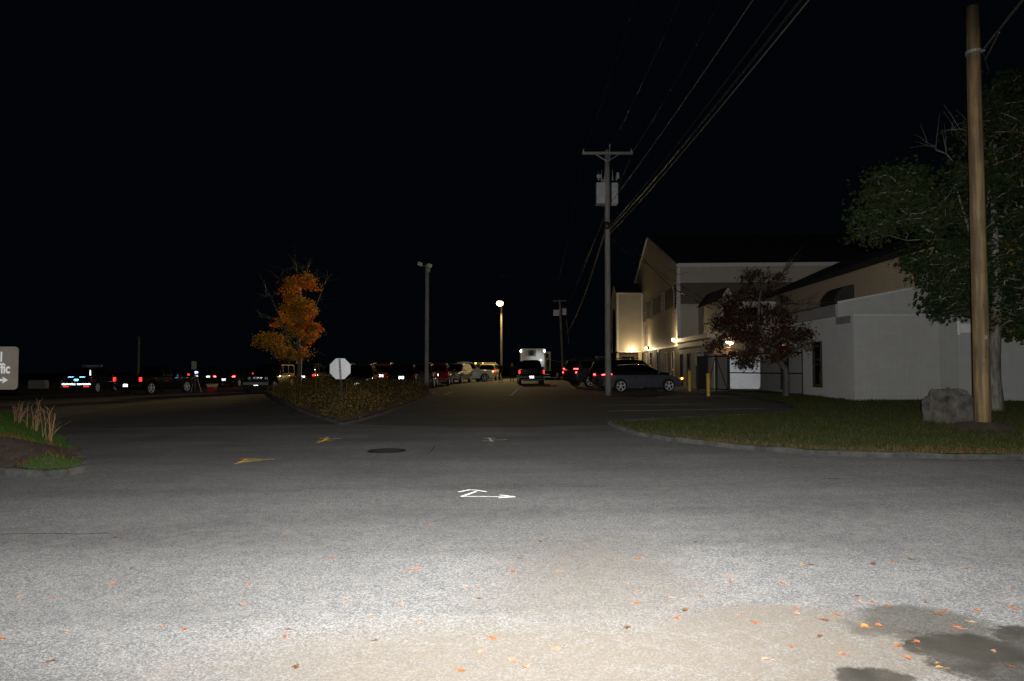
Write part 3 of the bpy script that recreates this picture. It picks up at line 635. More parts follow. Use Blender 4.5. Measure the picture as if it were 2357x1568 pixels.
car('pickup_truck', 'pickup', C(1220, 55), 1.0, M_BLK, 'black pickup seen from behind with red lenses glowing and white plate in the middle lane', 'pickup truck', tail=M_TAIL, scale=1.0)
car('suv', 'suv', C(1011, 55), 1, M_RED, 'red crossover parked rear towards the camera right of the floodlight pole', 'car', tail=M_TAILD, rack=True)
car('suv', 'suv', C(930, 44.5), 5, M_BLK, 'dark crossover with white plate parked behind the right end of the shrub bed', 'car', scale=.97)
car('suv', 'suv', C(974, 50), 2, M_MET2, 'dark silver crossover half hidden behind the floodlight pole', 'car', plate='none', lens=M_LENS)
car('suv', 'suv', C(832, 43.5), 186, M_BLK, 'black crossover facing the camera with chrome lamps behind the octagonal sign', 'car', plate='none', fplate=True, rack=True, scale=.95)
car('suv', 'suv', C(886, 53), 4, M_ORNG, 'orange crossover showing between two black cars', 'car', rack=True)
car('suv', 'suv', C(770, 62), 188, M_WHITE, 'white crossover partly hidden behind the octagonal sign', 'car', plate='none', fplate=True)
car('jeep', 'jeep', C(622, 44.5), 178, M_BLK, 'black boxy off road vehicle facing the camera left of the orange tree', 'car', plate='none', fplate=True, scale=1.0)
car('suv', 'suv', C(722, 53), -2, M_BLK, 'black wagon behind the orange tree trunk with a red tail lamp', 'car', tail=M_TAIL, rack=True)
car('suv', 'suv', C(1051, 62), 168, M_SILV, 'silver crossover facing the camera between the red crossover and the white pickup', 'car', plate='none', head_m=None)
wp = car('pickup_truck', 'pickup', C(1066, 66), -68, M_WHITE, 'white pickup parked side on with amber lamp glowing at its nose', 'pickup truck', plate='none', head_m=M_AMB, hero=True)
car('suv', 'suv', C(1104, 79), -30, M_NAVY, 'dark blue patrol wagon with a roof bar behind the white pickup', 'car', lightbar=M_AMB)
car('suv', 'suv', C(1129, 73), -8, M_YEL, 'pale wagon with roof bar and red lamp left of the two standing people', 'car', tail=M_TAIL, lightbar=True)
car('pickup_truck', 'pickup', C(1318, 74), 200, M_BLK, 'black truck with a small amber lamp beneath the far utility pole', 'pickup truck', head_m=M_AMB, plate='none')
for i, (px, Y, hd, k, m, lb) in enumerate(((748, 74, 10, 'suv', M_BLK, 'dark wagon far behind the gap left of the octagonal sign'), (806, 78, 8, 'suv', M_BLK, 'dark wagon far behind the octagonal sign on its right'), (862, 66, 186, 'suv', M_SILV, 'dim silver crossover behind the black crossover with chrome lamps'), (910, 76, 4, 'suv', M_MET2, 'far dark grey crossover between the orange and the dark crossovers'), (992, 70, 3, 'suv', M_BLK, 'dark crossover just beyond the red crossover'), (660, 80, 12, 'hatch', M_BLK, 'low dark car far behind the boxy off road vehicle'), (572, 82, 14, 'suv', M_BLK, 'dark wagon far behind and left of the boxy off road vehicle'))):
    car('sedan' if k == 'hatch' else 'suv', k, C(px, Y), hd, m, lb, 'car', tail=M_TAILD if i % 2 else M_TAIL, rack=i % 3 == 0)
# left lot
ps = car('patrol_car', 'suv', C(214, 49), 9, M_NAVY, 'dark blue patrol wagon with white reflective bumper stripes at the far left', 'car', tail=M_TAILD, lightbar=M_TAILD, plate='none', scale=1.02)
b = MB(); retro(b, 0, .90, .31, .155, -2.41); b.build('licence_plate', M_RETB, ps)
for sx in (-1, 1):
    b = MB(); retro(b, sx * .46, .62, .86, .13, -2.41, .045); b.build('reflective_stripe', M_RETRO, ps)
    MB().box((sx * .62, -2.40, .46), (.34, .02, .045)).build('reflector', M_TAIL, ps)  # reflectors emit red in place of returned flash
b = MB(); retro(b, .80, 1.36, .09, .42, -2.28, .045); b.build('reflective_stripe', M_RETRO, ps)
for sx in (-1, 1):
    b = MB(); retro(b, sx * .36, 1.10, .36, .07, -2.37, .04); b.build('reflective_lettering', M_RETB, ps)
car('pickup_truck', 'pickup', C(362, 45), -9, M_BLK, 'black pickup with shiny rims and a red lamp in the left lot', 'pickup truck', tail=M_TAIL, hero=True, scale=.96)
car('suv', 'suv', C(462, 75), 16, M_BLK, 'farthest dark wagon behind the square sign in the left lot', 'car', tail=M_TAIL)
car('suv', 'suv', C(500, 63), 6, M_BLK, 'dark wagon with bright plate above the red crate', 'car')
car('sedan', 'hatch', C(541, 60), 2, M_BLK, 'black low car with two glowing red lenses right of the red crate', 'car', tail=M_TAILH, scale=1.05)
car('suv', 'suv', C(505, 92), 20, M_MET2, 'dim grey wagon far behind the glowing red lenses', 'car', plate='none')
# rescue truck
rt = thing('rescue_truck', C(1224, 74), 'white box bodied command truck with open side door behind the black pickup', 'truck')
b = MB(); b.box((0, 0, 2.0), (2.45, 6.5, 2.5)); b.build('box_body', M_WHITE, rt)
b = MB(); b.box((0, 5, 1.35), (2.2, 2.4, 1.7)); b.build('cab', M_WHITE, rt)
b = MB(); b.box((0, 0, .6), (2.2, 6.6, .28)); b.box((0, -3.4, .5), (2.3, .3, .12)); b.build('chassis', M_TRIM, rt)
b = MB(); b.box((-.05, -3.42, 2.75), (.80, .34, .62)); b.build('air_conditioner', M_FASC, rt)
MB().lathe([(0, .001), (.02, .24), (.03, .26)], 20, 'x').build('fan_grille', M_TRIM, rt, loc=(-.12, -3.62, 2.75), rz=-math.pi / 2)
b = MB(); b.box((-.02, -3.28, 2.22), (.9, .05, .16)); b.build('rear_plate_panel', M_WTRIM, rt)
b = MB(); b.box((.48, -3.30, 3.18), (.42, .08, .1)); b.box((.64, -3.30, 3.0), (.1, .08, .34)); b.build('ladder_bracket', M_GALV, rt)
for sx in (-1, 1):
    MB().ell((sx * 1.24, -3.28, 3.0), (.08, .06, .13)).build('marker_light', M_WLT, rt, True)
    for yy in (-2, 4.8): MB().lathe([(-.15, .2), (-.15, .45), (.15, .45), (.15, .2)], 24, 'x').build('wheel', M_RUB, rt, loc=(sx * 1.0, yy, .47))
b = MB(); b.box((1.62, -1.2, 1.95), (.74, .06, 2.05)); d = b.build('side_door', M_YEL, rt)
b = MB(); b.box((1.62, -1.24, 2.45), (.30, .03, .62)); b.build('door_window', M_GLASS, d)
b = MB(); b.box((1.55, -.6, .55), (.7, .8, .06)); b.box((1.6, -.9, .3), (.7, .4, .05)); b.build('door_step', M_GALV, rt)
MB().tube([(1.9, -1.2, 2.1), (4.6, .5, 1.55)], .025, 6).build('awning_arm', M_GALV, rt)
lamp('truck_scene_lamp', 'SPOT', (rt.location.x + .95, 74 - 5.0, rt.location.z + 2.1), 60, (.9, .95, 1), .06, spot_size=R(70), spot_blend=.8).rotation_euler = (R(90), 0, R(15))

# ------------------------------------------------------------------ people
def person(loc, rz, h, cloth, label, pose='stand', hair=True):
    k = h / 1.78; V = []; E = []; Rr = []
    def add(p, r, par=None):
        V.append(Vector(p) * k); Rr.append(r * k); i = len(V) - 1
        if par is not None: E.append((par, i))
        return i
    pel = add((0, 0, .98), .15); wa = add((0, 0, 1.12), .135, pel); ch = add((0, 0, 1.36), .165, wa); nk = add((0, 0, 1.50), .06, ch); hd = add((0, .01, 1.60), .075, nk); hd2 = add((0, .012, 1.68), .092, hd); tp = add((0, .0, 1.75), .06, hd2)
    add((0, .11, 1.635), .018, hd)
    for s in (-1, 1):
        hp = add((s * .10, 0, .92), .10, pel); kn = add((s * .13, .02, .5), .065, hp); an = add((s * .14, -.01, .09), .045, kn); add((s * .16, .17, .05), .04, an)
        sh = add((s * .20, 0, 1.43), .065, ch)
        if pose == 'fold': el = add((s * .30, .02, 1.18), .048, sh); wr = add((s * .12, .22, 1.20), .03, el)
        elif pose == 'reach' and s < 0: el = add((-.38, .08, 1.22), .048, sh); wr = add((-.56, .20, 1.12), .03, el)
        else: el = add((s * .27, -.02, 1.14), .048, sh); wr = add((s * .29, .07, .90), .03, el)
        d = (V[wr] - V[el]).normalized(); pm = add(tuple((V[wr] + d * .07) / k), .032, wr); lat = d.orthogonal().normalized()
        for f in range(4):
            o = lat * ((f - 1.5) * .02); a = add(tuple((V[pm] + d * .04 + o) / k), .009, pm); add(tuple((V[pm] + d * (.07 + .01 * (f in (1, 2))) + o + Vector((0, .015, 0))) / k), .008, a)
        add(tuple((V[wr] + d * .05 + lat * .05) / k), .01, wr)
    me = bpy.data.meshes.new('person'); me.from_pydata([tuple(v) for v in V], E, []); o = bpy.data.objects.new('person', me); col.objects.link(o)
    sk = o.modifiers.new('s', 'SKIN'); sub = o.modifiers.new('u', 'SUBSURF'); sub.levels = sub.render_levels = 1
    for i, r in enumerate(Rr): me.skin_vertices[0].data[i].radius = (r, r)
    me.skin_vertices[0].data[0].use_root = True
    dg = bpy.context.evaluated_depsgraph_get(); m2 = bpy.data.meshes.new_from_object(o.evaluated_get(dg)); o.modifiers.clear(); o.data = m2
    m2.materials.clear(); m2.materials.append(cloth); m2.materials.append(M_SKIN)
    for p in m2.polygons:
        p.use_smooth = True; z = p.center.z / k
        if z > 1.53: p.material_index = 1
    o.location = loc; o.rotation_euler = (0, 0, rz); tag(o, label, 'person')
    MB().ell((0, -.012, 1.705 * k), (.098 * k, .105 * k, .10 * k), f=lambda p: Vector((p.x, p.y, max(p.z, -.15 - .9 * max(0, -p.y))))).build('hair', M_HAIR, o, True)
    return o
person(C(1152.5, 65), R(170), 1.82, M_UNI, 'heavier person in dark clothes standing in front of the lit lamp post', 'fold')
person(C(1178.5, 66), R(150), 1.72, M_UNI, 'slimmer person in dark clothes standing just left of the black pickup', 'stand')
pp = C(1261, 72); person((pp[0], pp[1], pp[2] + .62), R(120), 1.74, M_NVY, 'person in navy jacket standing on the step at the truck side door', 'reach')

# ------------------------------------------------------------------ poles and wires
def pole(name, loc, h, r0, r1, m, label, cat='utility pole', lean=(0, 0)):
    rt = thing(name, loc, label, cat); n = 9
    pts = [(lean[0] * i / n, lean[1] * i / n, -.1 + (h + .1) * i / n) for i in range(n + 1)]
    MB().tube(pts, [r0 + (r1 - r0) * i / n for i in range(n + 1)], 20).build('shaft', m, rt, True); return rt
def insul(rt, p):
    MB().lathe([(0, .03), (.04, .05), (.06, .03), (.09, .055), (.11, .03), (.14, .035), (.16, .001)], 12, 'z', p).build('insulator', M_GALV, rt, True)
P1 = G(2263, 997); rp = pole('utility_pole', (P1.x, P1.y, gz(P1.x)), at(2240, 30, P1.y).z, .155, .125, M_POLEN, 'new tan wooden pole standing on the lawn at the right edge')
zc = at(2250, 135, P1.y).z
b = MB(); b.tube([(.0, 0, zc - .03), (.0, 0, zc + .03)], .15, 20); b.tube([(.12, -.02, zc), (.2, -.04, zc + .05)], .03, 8); b.build('steel_band', M_GALV, rp)
MB().tube([(.16, -.05, zc - .0), (.2, -.08, zc - .25), (.24, -.1, zc - .42), (.20, -.09, zc - .5)], .01, 6).build('hanging_wire', M_WIRE, rp)
for a_, z_ in ((-1.9, 1.4), (-1.5, 1.75), (-1.2, 2.1), (-1.75, 2.6), (-1.4, 3.3), (-1.65, 1.55)):
    q_ = (.155 - .0035 * z_) + .002; MB().box((q_ * math.cos(a_), q_ * math.sin(a_), z_), (.012, .012, .03), a_).build('staple', M_TRIM, rp)
MB().box((.151 * math.cos(-1.55), .151 * math.sin(-1.55), 1.95), (.05, .012, .08), .02).build('pole_tag', M_GALV, rp)
e0 = Vector((P1.x + .18, P1.y - .05, zc + .05 + gz(P1.x)))
b = MB(); b.ell((0, 0, 0), (.62, .55, .16), 24, 8, f=lambda p: Vector((p.x * (1 + .15 * math.sin(5 * p.y)), p.y, p.z))); tag(b.build('dirt_mound', M_DIRT, smooth=True, loc=(P1.x, P1.y, gz(P1.x) + .08)), 'dark heap of dug earth around the foot of the tan pole', 'dirt mound')
def cable(name, pts, r, m, label, sag=0, n=14, cat='cable', group=None):
    out = []
    for a, c in zip(pts, pts[1:]):
        a, c = Vector(a), Vector(c)
        for i in range(n): t = i / n; q = a.lerp(c, t); q.z -= sag * 4 * t * (1 - t); out.append(q)
    out.append(Vector(pts[-1])); return tag(MB().tube(out, r, 6).build(name, m), label, cat, group)
cable('overhead_cable', [e0, at(2365, -14, P1.y - 3.2)], .026, M_WIREB, 'thick twisted cable leaving the tan pole at the upper right')
cable('overhead_cable', [e0 + Vector((.03, 0, -.22)), at(2300, 75, P1.y - 1.6)], .015, M_WIREB, 'thin lower strand joining the twisted cable at the tan pole')
P2 = G(1400, 911); Y2 = P2.y; z2 = at(1402, 346, Y2).z; mp = pole('utility_pole', (P2.x, P2.y, gz(P2.x)), z2 - gz(P2.x), .155, .12, M_POLE, 'tall grey wooden pole with crossarm and transformers in front of the hatchback')
lz = lambda py: at(1400, py, Y2).z - gz(P2.x)
b = MB(); b.box((0, -.13, lz(355)), (2.46, .10, .12)); b.build('crossarm', M_POLE, mp)
for s in (-1, 1): MB().tube([(s * .55, -.15, lz(358)), (.0, -.15, lz(374))], .018, 6).build('brace', M_GALV, mp)
for x in (-1.16, 1.16): insul(mp, (x, -.13, lz(354) + .05))
MB().tube([(.12, -.1, lz(372)), (.12, -.1, lz(338))], .02, 8).build('pin', M_GALV, mp); insul(mp, (.12, -.1, lz(340)))
tr = MB(); tr.box((-.34, .02, lz(447)), (.42, .5, 1.02)); tr.box((.34, .02, lz(447)), (.30, .5, 1.0)); tr.build('radiator_panel', M_GALV, mp)
MB().lathe([(lz(472), .001), (lz(472), .2), (lz(415), .2), (lz(411), .16), (lz(410), .001)], 20, 'z', (-.12, .12, 0)).build('transformer_tank', M_GALV, mp, True)
for x, h in ((-.42, 1.0), (-.28, 1.2), (.26, 1.25), (.44, .7), (-.12, 1.1)):
    MB().lathe([(0, .03), (.06, .045), (.1, .03), (.16, .045), (.2, .025), (.28 * h, .018), (.45 * h, .004)], 10, 'z', (x, -.05, lz(416))).build('bushing', M_GALV, mp, True)
MB().box((-.42, -.1, lz(408)), (.2, .12, .16)).build('fuse_cutout', M_GALV, mp); MB().box((.5, -.1, lz(406)), (.12, .1, .28)).build('fuse_cutout', M_GALV, mp)
MB().ell((-.05, -.2, lz(521)), (.16, .12, .2)).build('cable_clamp', M_TRIM, mp, True)
# wires towards the camera and on to the far pole
P3 = Vector((6.05, 85, 0)); z3 = at(1287, 690, 85).z
W = [((1344, 350), (1463, 0), .008, 'thin left hand power line running from the crossarm', M_WIRE), ((1407, 336), (1565, 0), .008, 'thin middle power line running from the pole top pin', M_WIRE), ((1456, 350), (1660, 0), .008, 'thin right hand power line running from the crossarm', M_WIRE),
     ((1396, 478), (1733, 0), .013, 'bright twisted neutral line below the transformers', M_WIREB), ((1402, 524), (1812, 0), .020, 'upper telephone cable reaching the tall pole', M_WIRE), ((1403, 529), (1843, 0), .028, 'middle telephone cable reaching the tall pole', M_WIRE), ((1404, 538), (1862, 0), .014, 'lowest pale strand reaching the tall pole', M_WIREB)]
for (a, c_, r, lb, m) in W:
    p0 = at(a[0], a[1], Y2 - .15); dz = p0.z; el = ray(c_[0], 0); Yc = (dz - .35 - H0) / el.z * el.y; p1 = at(c_[0], c_[1], Yc); p2 = p1 + (p1 - p0) * 1.2 + Vector((0, 0, .6))
    cable('overhead_cable', [p0, p1, p2], r, m, lb, .12)
for i, (a, c_, r) in enumerate((((1344, 352), (1275, 690), .010), ((1456, 352), (1298, 690), .010), ((1398, 478), (1292, 722), .016), ((1394, 530), (1300, 770), .045))):
    cable('overhead_cable', [at(a[0], a[1], Y2 + .1), at(c_[0], c_[1], 85)], r, M_WIRE if i < 3 else M_WIREB, ['far left line between the tall pole and the far pole', 'far right line between the tall pole and the far pole', 'sagging middle line between the tall and far poles', 'thick sagging cable between the tall and far poles'][i], .55 if i < 3 else .9)
fp = pole('utility_pole', onpx(1296, 85), z3, .17, .13, M_POLE, 'distant utility pole with crossarm and transformer beyond the truck', lean=(-.4, 0))
b = MB(); b.box((-.4, -.1, z3 - .25), (1.7, .1, .12)); b.build('crossarm', M_POLE, fp); b = MB(); b.box((-.85, -.1, z3 - 1.75), (.75, .5, .75)); b.box((.15, -.1, z3 - 1.6), (.5, .4, .85)); b.build('transformer', M_GALV, fp)
MB().tube([(.4, -.1, z3 - 2.3), (.75, -.1, z3 - 5.6)], .03, 6).build('riser_pipe', M_GALV, fp)
# floodlight pole
P4 = G(982, 902); z4 = at(984, 608, P4.y).z; fpn = pole('floodlight_pole', (P4.x, P4.y, gz(P4.x)), z4 - gz(P4.x), .135, .115, M_POLE, 'grey pole with two unlit floodlights at the end of the shrub bed', 'floodlight pole', lean=(.0, 0))
hz = z4 - gz(P4.x)
for x, y in ((-.42, -.1), (.17, -.12)):
    b = MB(); b.box((x, y, hz - .02 - .1 * (x > 0)), (.24, .2, .2), M=Matrix.Rotation(.35, 3, 'Y')); f_ = b.build('floodlight_head', M_GALV, fpn); MB().box((x, y - .115, hz - .02 - .1 * (x > 0)), (.18, .02, .14)).build('lens', M_YEL, f_)
MB().tube([(-.42, -.1, hz - .12), (0, 0, hz - .12)], .02, 6).build('bracket', M_GALV, fpn)
MB().box((.12, -.12, hz - .38), (.13, .12, .26)).build('control_box', M_CONC, fpn)
cable('overhead_cable', [(P4.x + .15, P4.y, z4 - .1), at(1392, 640, 36)], .007, M_WIRE, 'thin line from the floodlight pole towards the tall pole', .3)
# lit lamp post
LY = 76.0; lb_ = onpx(1154, LY); lt = at(1152, 700, LY); lampp = pole('lamp_post', lb_, lt.z - lb_.z + .1, .14, .10, M_POLED, 'tall post carrying the glowing yellow lamp in the middle of the lot', 'street lamp')
hz = lt.z - lb_.z
MB().tube([(0, 0, hz - .1), (-.08, -.8, hz + .2), (-.13, -1.6, hz + .14)], .035, 8).build('arm', M_GALV, lampp)
MB().lathe([(hz + .30, .05), (hz + .26, .2), (hz + .12, .27), (hz + .08, .25)], 16, 'z', (-.13, -1.7, 0)).build('lamp_hood', M_GALV, lampp, True)
MB().ell((-.13, -1.7, hz - .06), (.33, .33, .33)).build('bulb', M_BULB, lampp, True)
lo_ = lamp('street_lamp_light', 'SPOT', (lb_.x - .15, LY - 1.7, lt.z - .48), 4200, (1, .72, .30), .22, spot_size=R(166), spot_blend=.3)
MB().lathe([(hz + .25, .05), (hz + .2, .16), (hz + .08, .2)], 16, 'z', (-.34, -1.5, 0)).build('lamp_hood', M_GALV, lampp, True)  # added second hood, dressing for the extra tree spot
MB().ell((-.34, -1.5, hz - .1), (.17, .17, .14)).build('bulb', M_BULB, lampp, True)  # added bulb to match the second hood
tree_fill = lamp('tree_fill_spot', 'SPOT', (lb_.x - .75, LY - 1.4, lt.z - .3), 36000, (1, .66, .24), .15, spot_size=R(25), spot_blend=1)  # added narrow spot that brightens the orange tree
tree_fill.rotation_euler = (onpx(692, 45, 5.0) - Vector(tree_fill.location)).to_track_quat('-Z', 'Y').to_euler()
lo_.rotation_euler = Vector((-.26, -.14, -.95)).to_track_quat('-Z', 'Y').to_euler()
onp = onpx(319, 82); op = pole('utility_pole', onp, at(318, 763, 82).z, .15, .11, M_POLE, 'dim distant pole far behind the black pickup in the left lot'); MB().box((-.15, 0, at(318, 763, 82).z - .2), (.5, .1, .12)).build('bracket', M_GALV, op)
MB().box((0, 0, 0), (.3, .2, .1))
cell = MB(); cell.ell((0, 0, 0), (.16, .16, .1)); 

# ------------------------------------------------------------------ signs, bollards, small things
SG = 22.6; sp = onpx(789, SG); st = thing('stop_sign', sp, 'back of an octagonal sign on a dark slotted post in the shrub bed', 'sign')
cz = at(783, 849, SG).z - sp.z; cxs = at(783, 849, SG).x - sp.x; rad = .342 / math.cos(R(22.5))
b = MB(); oc = [(cxs + rad * math.cos(R(22.5 + 45 * i)), rad * math.sin(R(22.5 + 45 * i))) for i in range(8)]
b.face([(x, 0, cz + z) for x, z in oc]); b.face([(x, .003, cz + z) for x, z in oc][::-1])
for i in range(8): a, c_ = oc[i], oc[(i + 1) % 8]; b.face([(a[0], 0, cz + a[1]), (a[0], .003, cz + a[1]), (c_[0], .003, cz + c_[1]), (c_[0], 0, cz + c_[1])])
b.build('panel', M_SIGNB, st)
b = MB(); tx = cxs - .02; ht = cz + .345
def pst(z): t = z / ht; return (1 - t) * .02 + t * tx
zz = [i * .05 for i in range(int(ht / .05))]
for z in zz:
    x = pst(z); b.box((x - .026, -.02, z + .025), (.014, .03, .05)); b.box((x + .026, -.02, z + .025), (.014, .03, .05)); b.box((x, -.008, z + .012), (.04, .006, .024)); b.box((x, -.0085, z + .04), (.012, .0055, .03))
b.build('post', M_TRIM, st)
for z in (cz + .22, cz - .22): MB().lathe([(-.035, .001), (-.035, .012), (-.028, .012)], 10, 'z').build('bolt', M_GALV, st, loc=(tx, 0, z))
p = onpx(447, 45); sr = thing('small_sign', p, 'small rectangular grey sign back on a thin post in the left lot', 'sign'); zc2 = at(447, 841, 45).z - p.z
b = MB(); b.box((0, 0, zc2), (.33, .006, .52)); b.build('panel', M_CONC, sr); MB().box((.0, .03, zc2 / 2), (.07, .05, zc2)).build('post', M_TRIM, sr)
# tripod stand
p = onpx(452, 46.5); tp_ = thing('tripod', p, 'thin tripod with a small blue light beside the square sign', 'tripod')
for a in (0, 2.1, 4.2): MB().tube([(.0, 0, 1.25), (.38 * math.cos(a), .38 * math.sin(a), 0)], .012, 6).build('leg', M_GALV, tp_)
MB().ell((0, 0, 1.33), (.15, .1, .07)).build('lamp_head', M_BLUE, tp_, True)
p = onpx(490, 45.8); cr = thing('red_crate', p, 'red plastic crate with white band and yellow lid on the lot', 'crate')
b = MB(); b.prism([(-.24, -.2), (.24, -.2), (.24, .2), (-.24, .2)], 0, .36); b.build('tub', M_REDP, cr); MB().box((0, 0, .40), (.52, .44, .09)).build('rim_band', M_WTRIM, cr); MB().box((0, 0, .50), (.58, .48, .10)).build('lid', M_YP, cr)
for i, (px, py, h) in enumerate(((1587.5, 901, 1.12), (1630.5, 912, 1.05))):
    g = G(px, py); b = MB(); b.lathe([(0, .085), (h - .04, .085), (h - .01, .06), (h, .001)], 20, 'z')
    tag(b.build('bollard', M_YP, smooth=True, loc=(g.x, g.y, gz(g.x))), ['yellow steel bollard farther back beside the wall windows', 'yellow steel bollard nearer the camera beside the gate'][i], 'bollard', 'yellow bollards by the gate')
# left sign
SY = 13.2; s0 = at(-60, 897, SY); s1 = at(42, 798, SY); cxm = (at(-112, 850, SY).x + s1.x) / 2; wd = s1.x - at(-112, 850, SY).x; zt_, zb_ = s1.z, s0.z
gb = bank_h(cxm, SY); ls = thing('road_sign', (cxm, SY, gb), 'grey brown directional sign with white words and arrow at the left edge', 'sign')
def rrect(w_, h_, r):
    out = []
    for cx_, cy_, a0 in ((w_ / 2 - r, h_ / 2 - r, 0), (-w_ / 2 + r, h_ / 2 - r, 90), (-w_ / 2 + r, -h_ / 2 + r, 180), (w_ / 2 - r, -h_ / 2 + r, 270)):
        for k in range(6): a = R(a0 + 18 * k); out.append((cx_ + r * math.cos(a), cy_ + r * math.sin(a)))
    return out
rr_ = rrect(wd, zt_ - zb_, .07); zm = (zt_ + zb_) / 2 - gb
b = MB(); b.prism([(x, z) for x, z in rr_], 0, .02); b.v = [(x, .02 - z_, y + zm) for x, y, z_ in b.v]; b.build('panel', M_SIGNG, ls)
for s in (-1, 1): MB().box((s * wd * .12 - wd * .1, .05, zm * .5 + .1), (.09, .06, zm + .5)).build('post', M_TRIM, ls)
def text(s, xright, z, size, parent, sx=.74):
    cu = bpy.data.curves.new('t', 'FONT'); cu.body = s; cu.size = size; cu.align_x = 'RIGHT'; cu.offset = .006 * size / .25; cu.extrude = .002
    o = bpy.data.objects.new('t', cu); col.objects.link(o); dg = bpy.context.evaluated_depsgraph_get(); dg.update(); me = bpy.data.meshes.new_from_object(o.evaluated_get(dg)); bpy.data.objects.remove(o)
    me.materials.clear(); me.materials.append(M_LET); q = bpy.data.objects.new('lettering', me); col.objects.link(q); q.parent = parent; q.rotation_euler = (R(90), 0, 0); q.scale = (sx, 1, 1); q.location = (xright, -.004, z); return q
def sx_(px): return at(px, 850, SY).x - cxm
def sz_(py): return at(20, py, SY).z - gb
text('Traffic', sx_(23.5), sz_(859), .27, ls); text('All', sx_(5.3), sz_(832.5), .27, ls)
b = MB(); a0, a1 = sx_(-25), sx_(19.5); zz_ = sz_(875)
b.box(((a0 + a1 - .1) / 2, -.006, zz_), (a1 - a0 - .1, .004, .042)); b.prism([(a1 - .11, -.065), (a1, 0), (a1 - .11, .065), (a1 - .085, 0)], 0, .004)
b.v = b.v[:8] + [(x, -.004 - z_, y + zz_) for x, y, z_ in b.v[8:]]; b.build('arrow', M_LET, ls)
# dry stalks
for i in range(30):
    px = random.choice((random.uniform(28, 52), random.uniform(62, 128), random.uniform(88, 128))); f_ = (px - 28) / 100; yb = 945 + 55 * f_ ** 1.3 + random.uniform(-6, 6); Y = 16.5 - 4.2 * f_
    p = onpx(px, Y); zb = bank_h(p.x, p.y) - .05; h = (random.uniform(.35, .95) * (1 - .35 * f_)) * (.6 if px < 55 else 1); b = MB(); lnx = random.gauss(.03, .09); pts = [(0, 0, 0), (lnx * .3, 0, h * .5), (lnx, .02, h)]
    b.tube(pts, [.007, .005, .003], 5)
    for k in range(6):
        z = h * random.uniform(.45, 1); x = lnx * z / h; b.tube([(x, 0, z), (x + random.gauss(0, .05), random.gauss(0, .04), z + random.uniform(.03, .13))], .0022, 3)
    tag(b.build('dry_stalk', mat('dry stalk', (.20, .11, .06), rough=.9), loc=(p.x, p.y, zb)), 'brown leafless dry weed stalk on the edge of the grass bank', 'weed', 'dry weed stalks on the grass bank')
# boulder
g = G(2172, 985)
def rk(p):
    q = Vector((math.copysign(abs(p.x) ** .55, p.x), math.copysign(abs(p.y) ** .6, p.y), math.copysign(abs(p.z) ** .5, p.z)))
    n = MN.noise(p * 2.1 + Vector((3, 1, 2))) * .24 + abs(MN.noise(p * 4)) * .16 + MN.noise(p * 11) * .04; q *= 1 + n; q.x *= 1 - .12 * max(0, q.z); q.z += .08 * q.x; return q
b = MB(); b.ell((0, 0, 0), (.41, .42, .41), 40, 26, f=rk); tag(b.build('boulder', M_ROCK, smooth=True, loc=((2181 - CX) / F * (g.y + .35), g.y + .35, gz(g.x) + .42)), 'large grey boulder on the lawn beside the tan pole', 'boulder')

# ------------------------------------------------------------------ buildings
def lap(b, o, u, nrm, z0, z1, rng, h=.2, lip=.03):
    o = Vector(o); u = Vector(u).normalized(); nrm = Vector(nrm).normalized(); z = z0
    while z < z1 - .001:
        zt = min(z + h, z1); a0, a1 = rng(z); c0, c1 = rng(zt)
        P = lambda t, zz, d: o + u * t + Vector((0, 0, zz)) + nrm * d
        if a1 - a0 > .02:
            b.face([P(a0, z, lip), P(a1, z, lip), P(c1, zt, .003), P(c0, zt, .003)]); b.face([P(a0, z, 0), P(a1, z, 0), P(a1, z, lip), P(a0, z, lip)])
        z = zt
DIR = Vector((.054, 1, 0)).normalized(); PER = Vector((1, -.054, 0)).normalized(); FN = -DIR; LN = -PER
K0 = Vector((11.26, 46, 0)); EAVE = 8.35; WLEN = 26.5; RISE = 4.3
mb = thing('main_building', K0, 'large gabled beige sided building with brown band and lit wall lamps', 'building')
def loc_(v): return v
zb0 = .0
gable = lambda z: (0, WLEN) if z <= EAVE else ((z - EAVE) / RISE * WLEN / 2, WLEN - (z - EAVE) / RISE * WLEN / 2)
FL = 30.0
for nm, m, za, zb, h in (('lower_siding', M_SIDE, 2.9, 5.66, .2), ('upper_siding', M_SIDE, 7.1, EAVE + RISE, .2), ('siding_band', M_BAND, 5.66, 7.1, .2)):
    b = MB(); lap(b, (0, 0, 0), DIR, LN, za, min(zb, EAVE), gable, h); 
    if zb > EAVE: lap(b, (0, 0, 0), DIR, LN, EAVE, zb, gable, h)
    lap(b, (0, 0, 0), PER, FN, za, min(zb, EAVE), lambda z: (0, FL), h); b.build(nm, m, mb)
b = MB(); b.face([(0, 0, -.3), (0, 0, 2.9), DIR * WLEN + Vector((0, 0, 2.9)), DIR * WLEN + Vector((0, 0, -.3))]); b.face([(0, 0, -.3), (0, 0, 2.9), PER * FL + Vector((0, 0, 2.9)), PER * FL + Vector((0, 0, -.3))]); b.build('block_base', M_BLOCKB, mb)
b = MB(); A0 = Vector((0, 0, EAVE)) - DIR * .35 - PER * .12 - Vector((0, 0, .10)); RG = DIR * WLEN / 2 + Vector((0, 0, EAVE + RISE + .03)) - PER * .12; B0 = DIR * (WLEN + .35) + Vector((0, 0, EAVE - .1)) - PER * .12
for s in (0, .14): b.face([A0 + Vector((0, 0, s)), A0 + PER * FL + Vector((0, 0, s)), RG + PER * FL + Vector((0, 0, s)), RG + Vector((0, 0, s))]); b.face([B0 + Vector((0, 0, s)), B0 + PER * FL + Vector((0, 0, s)), RG + PER * FL + Vector((0, 0, s)), RG + Vector((0, 0, s))])
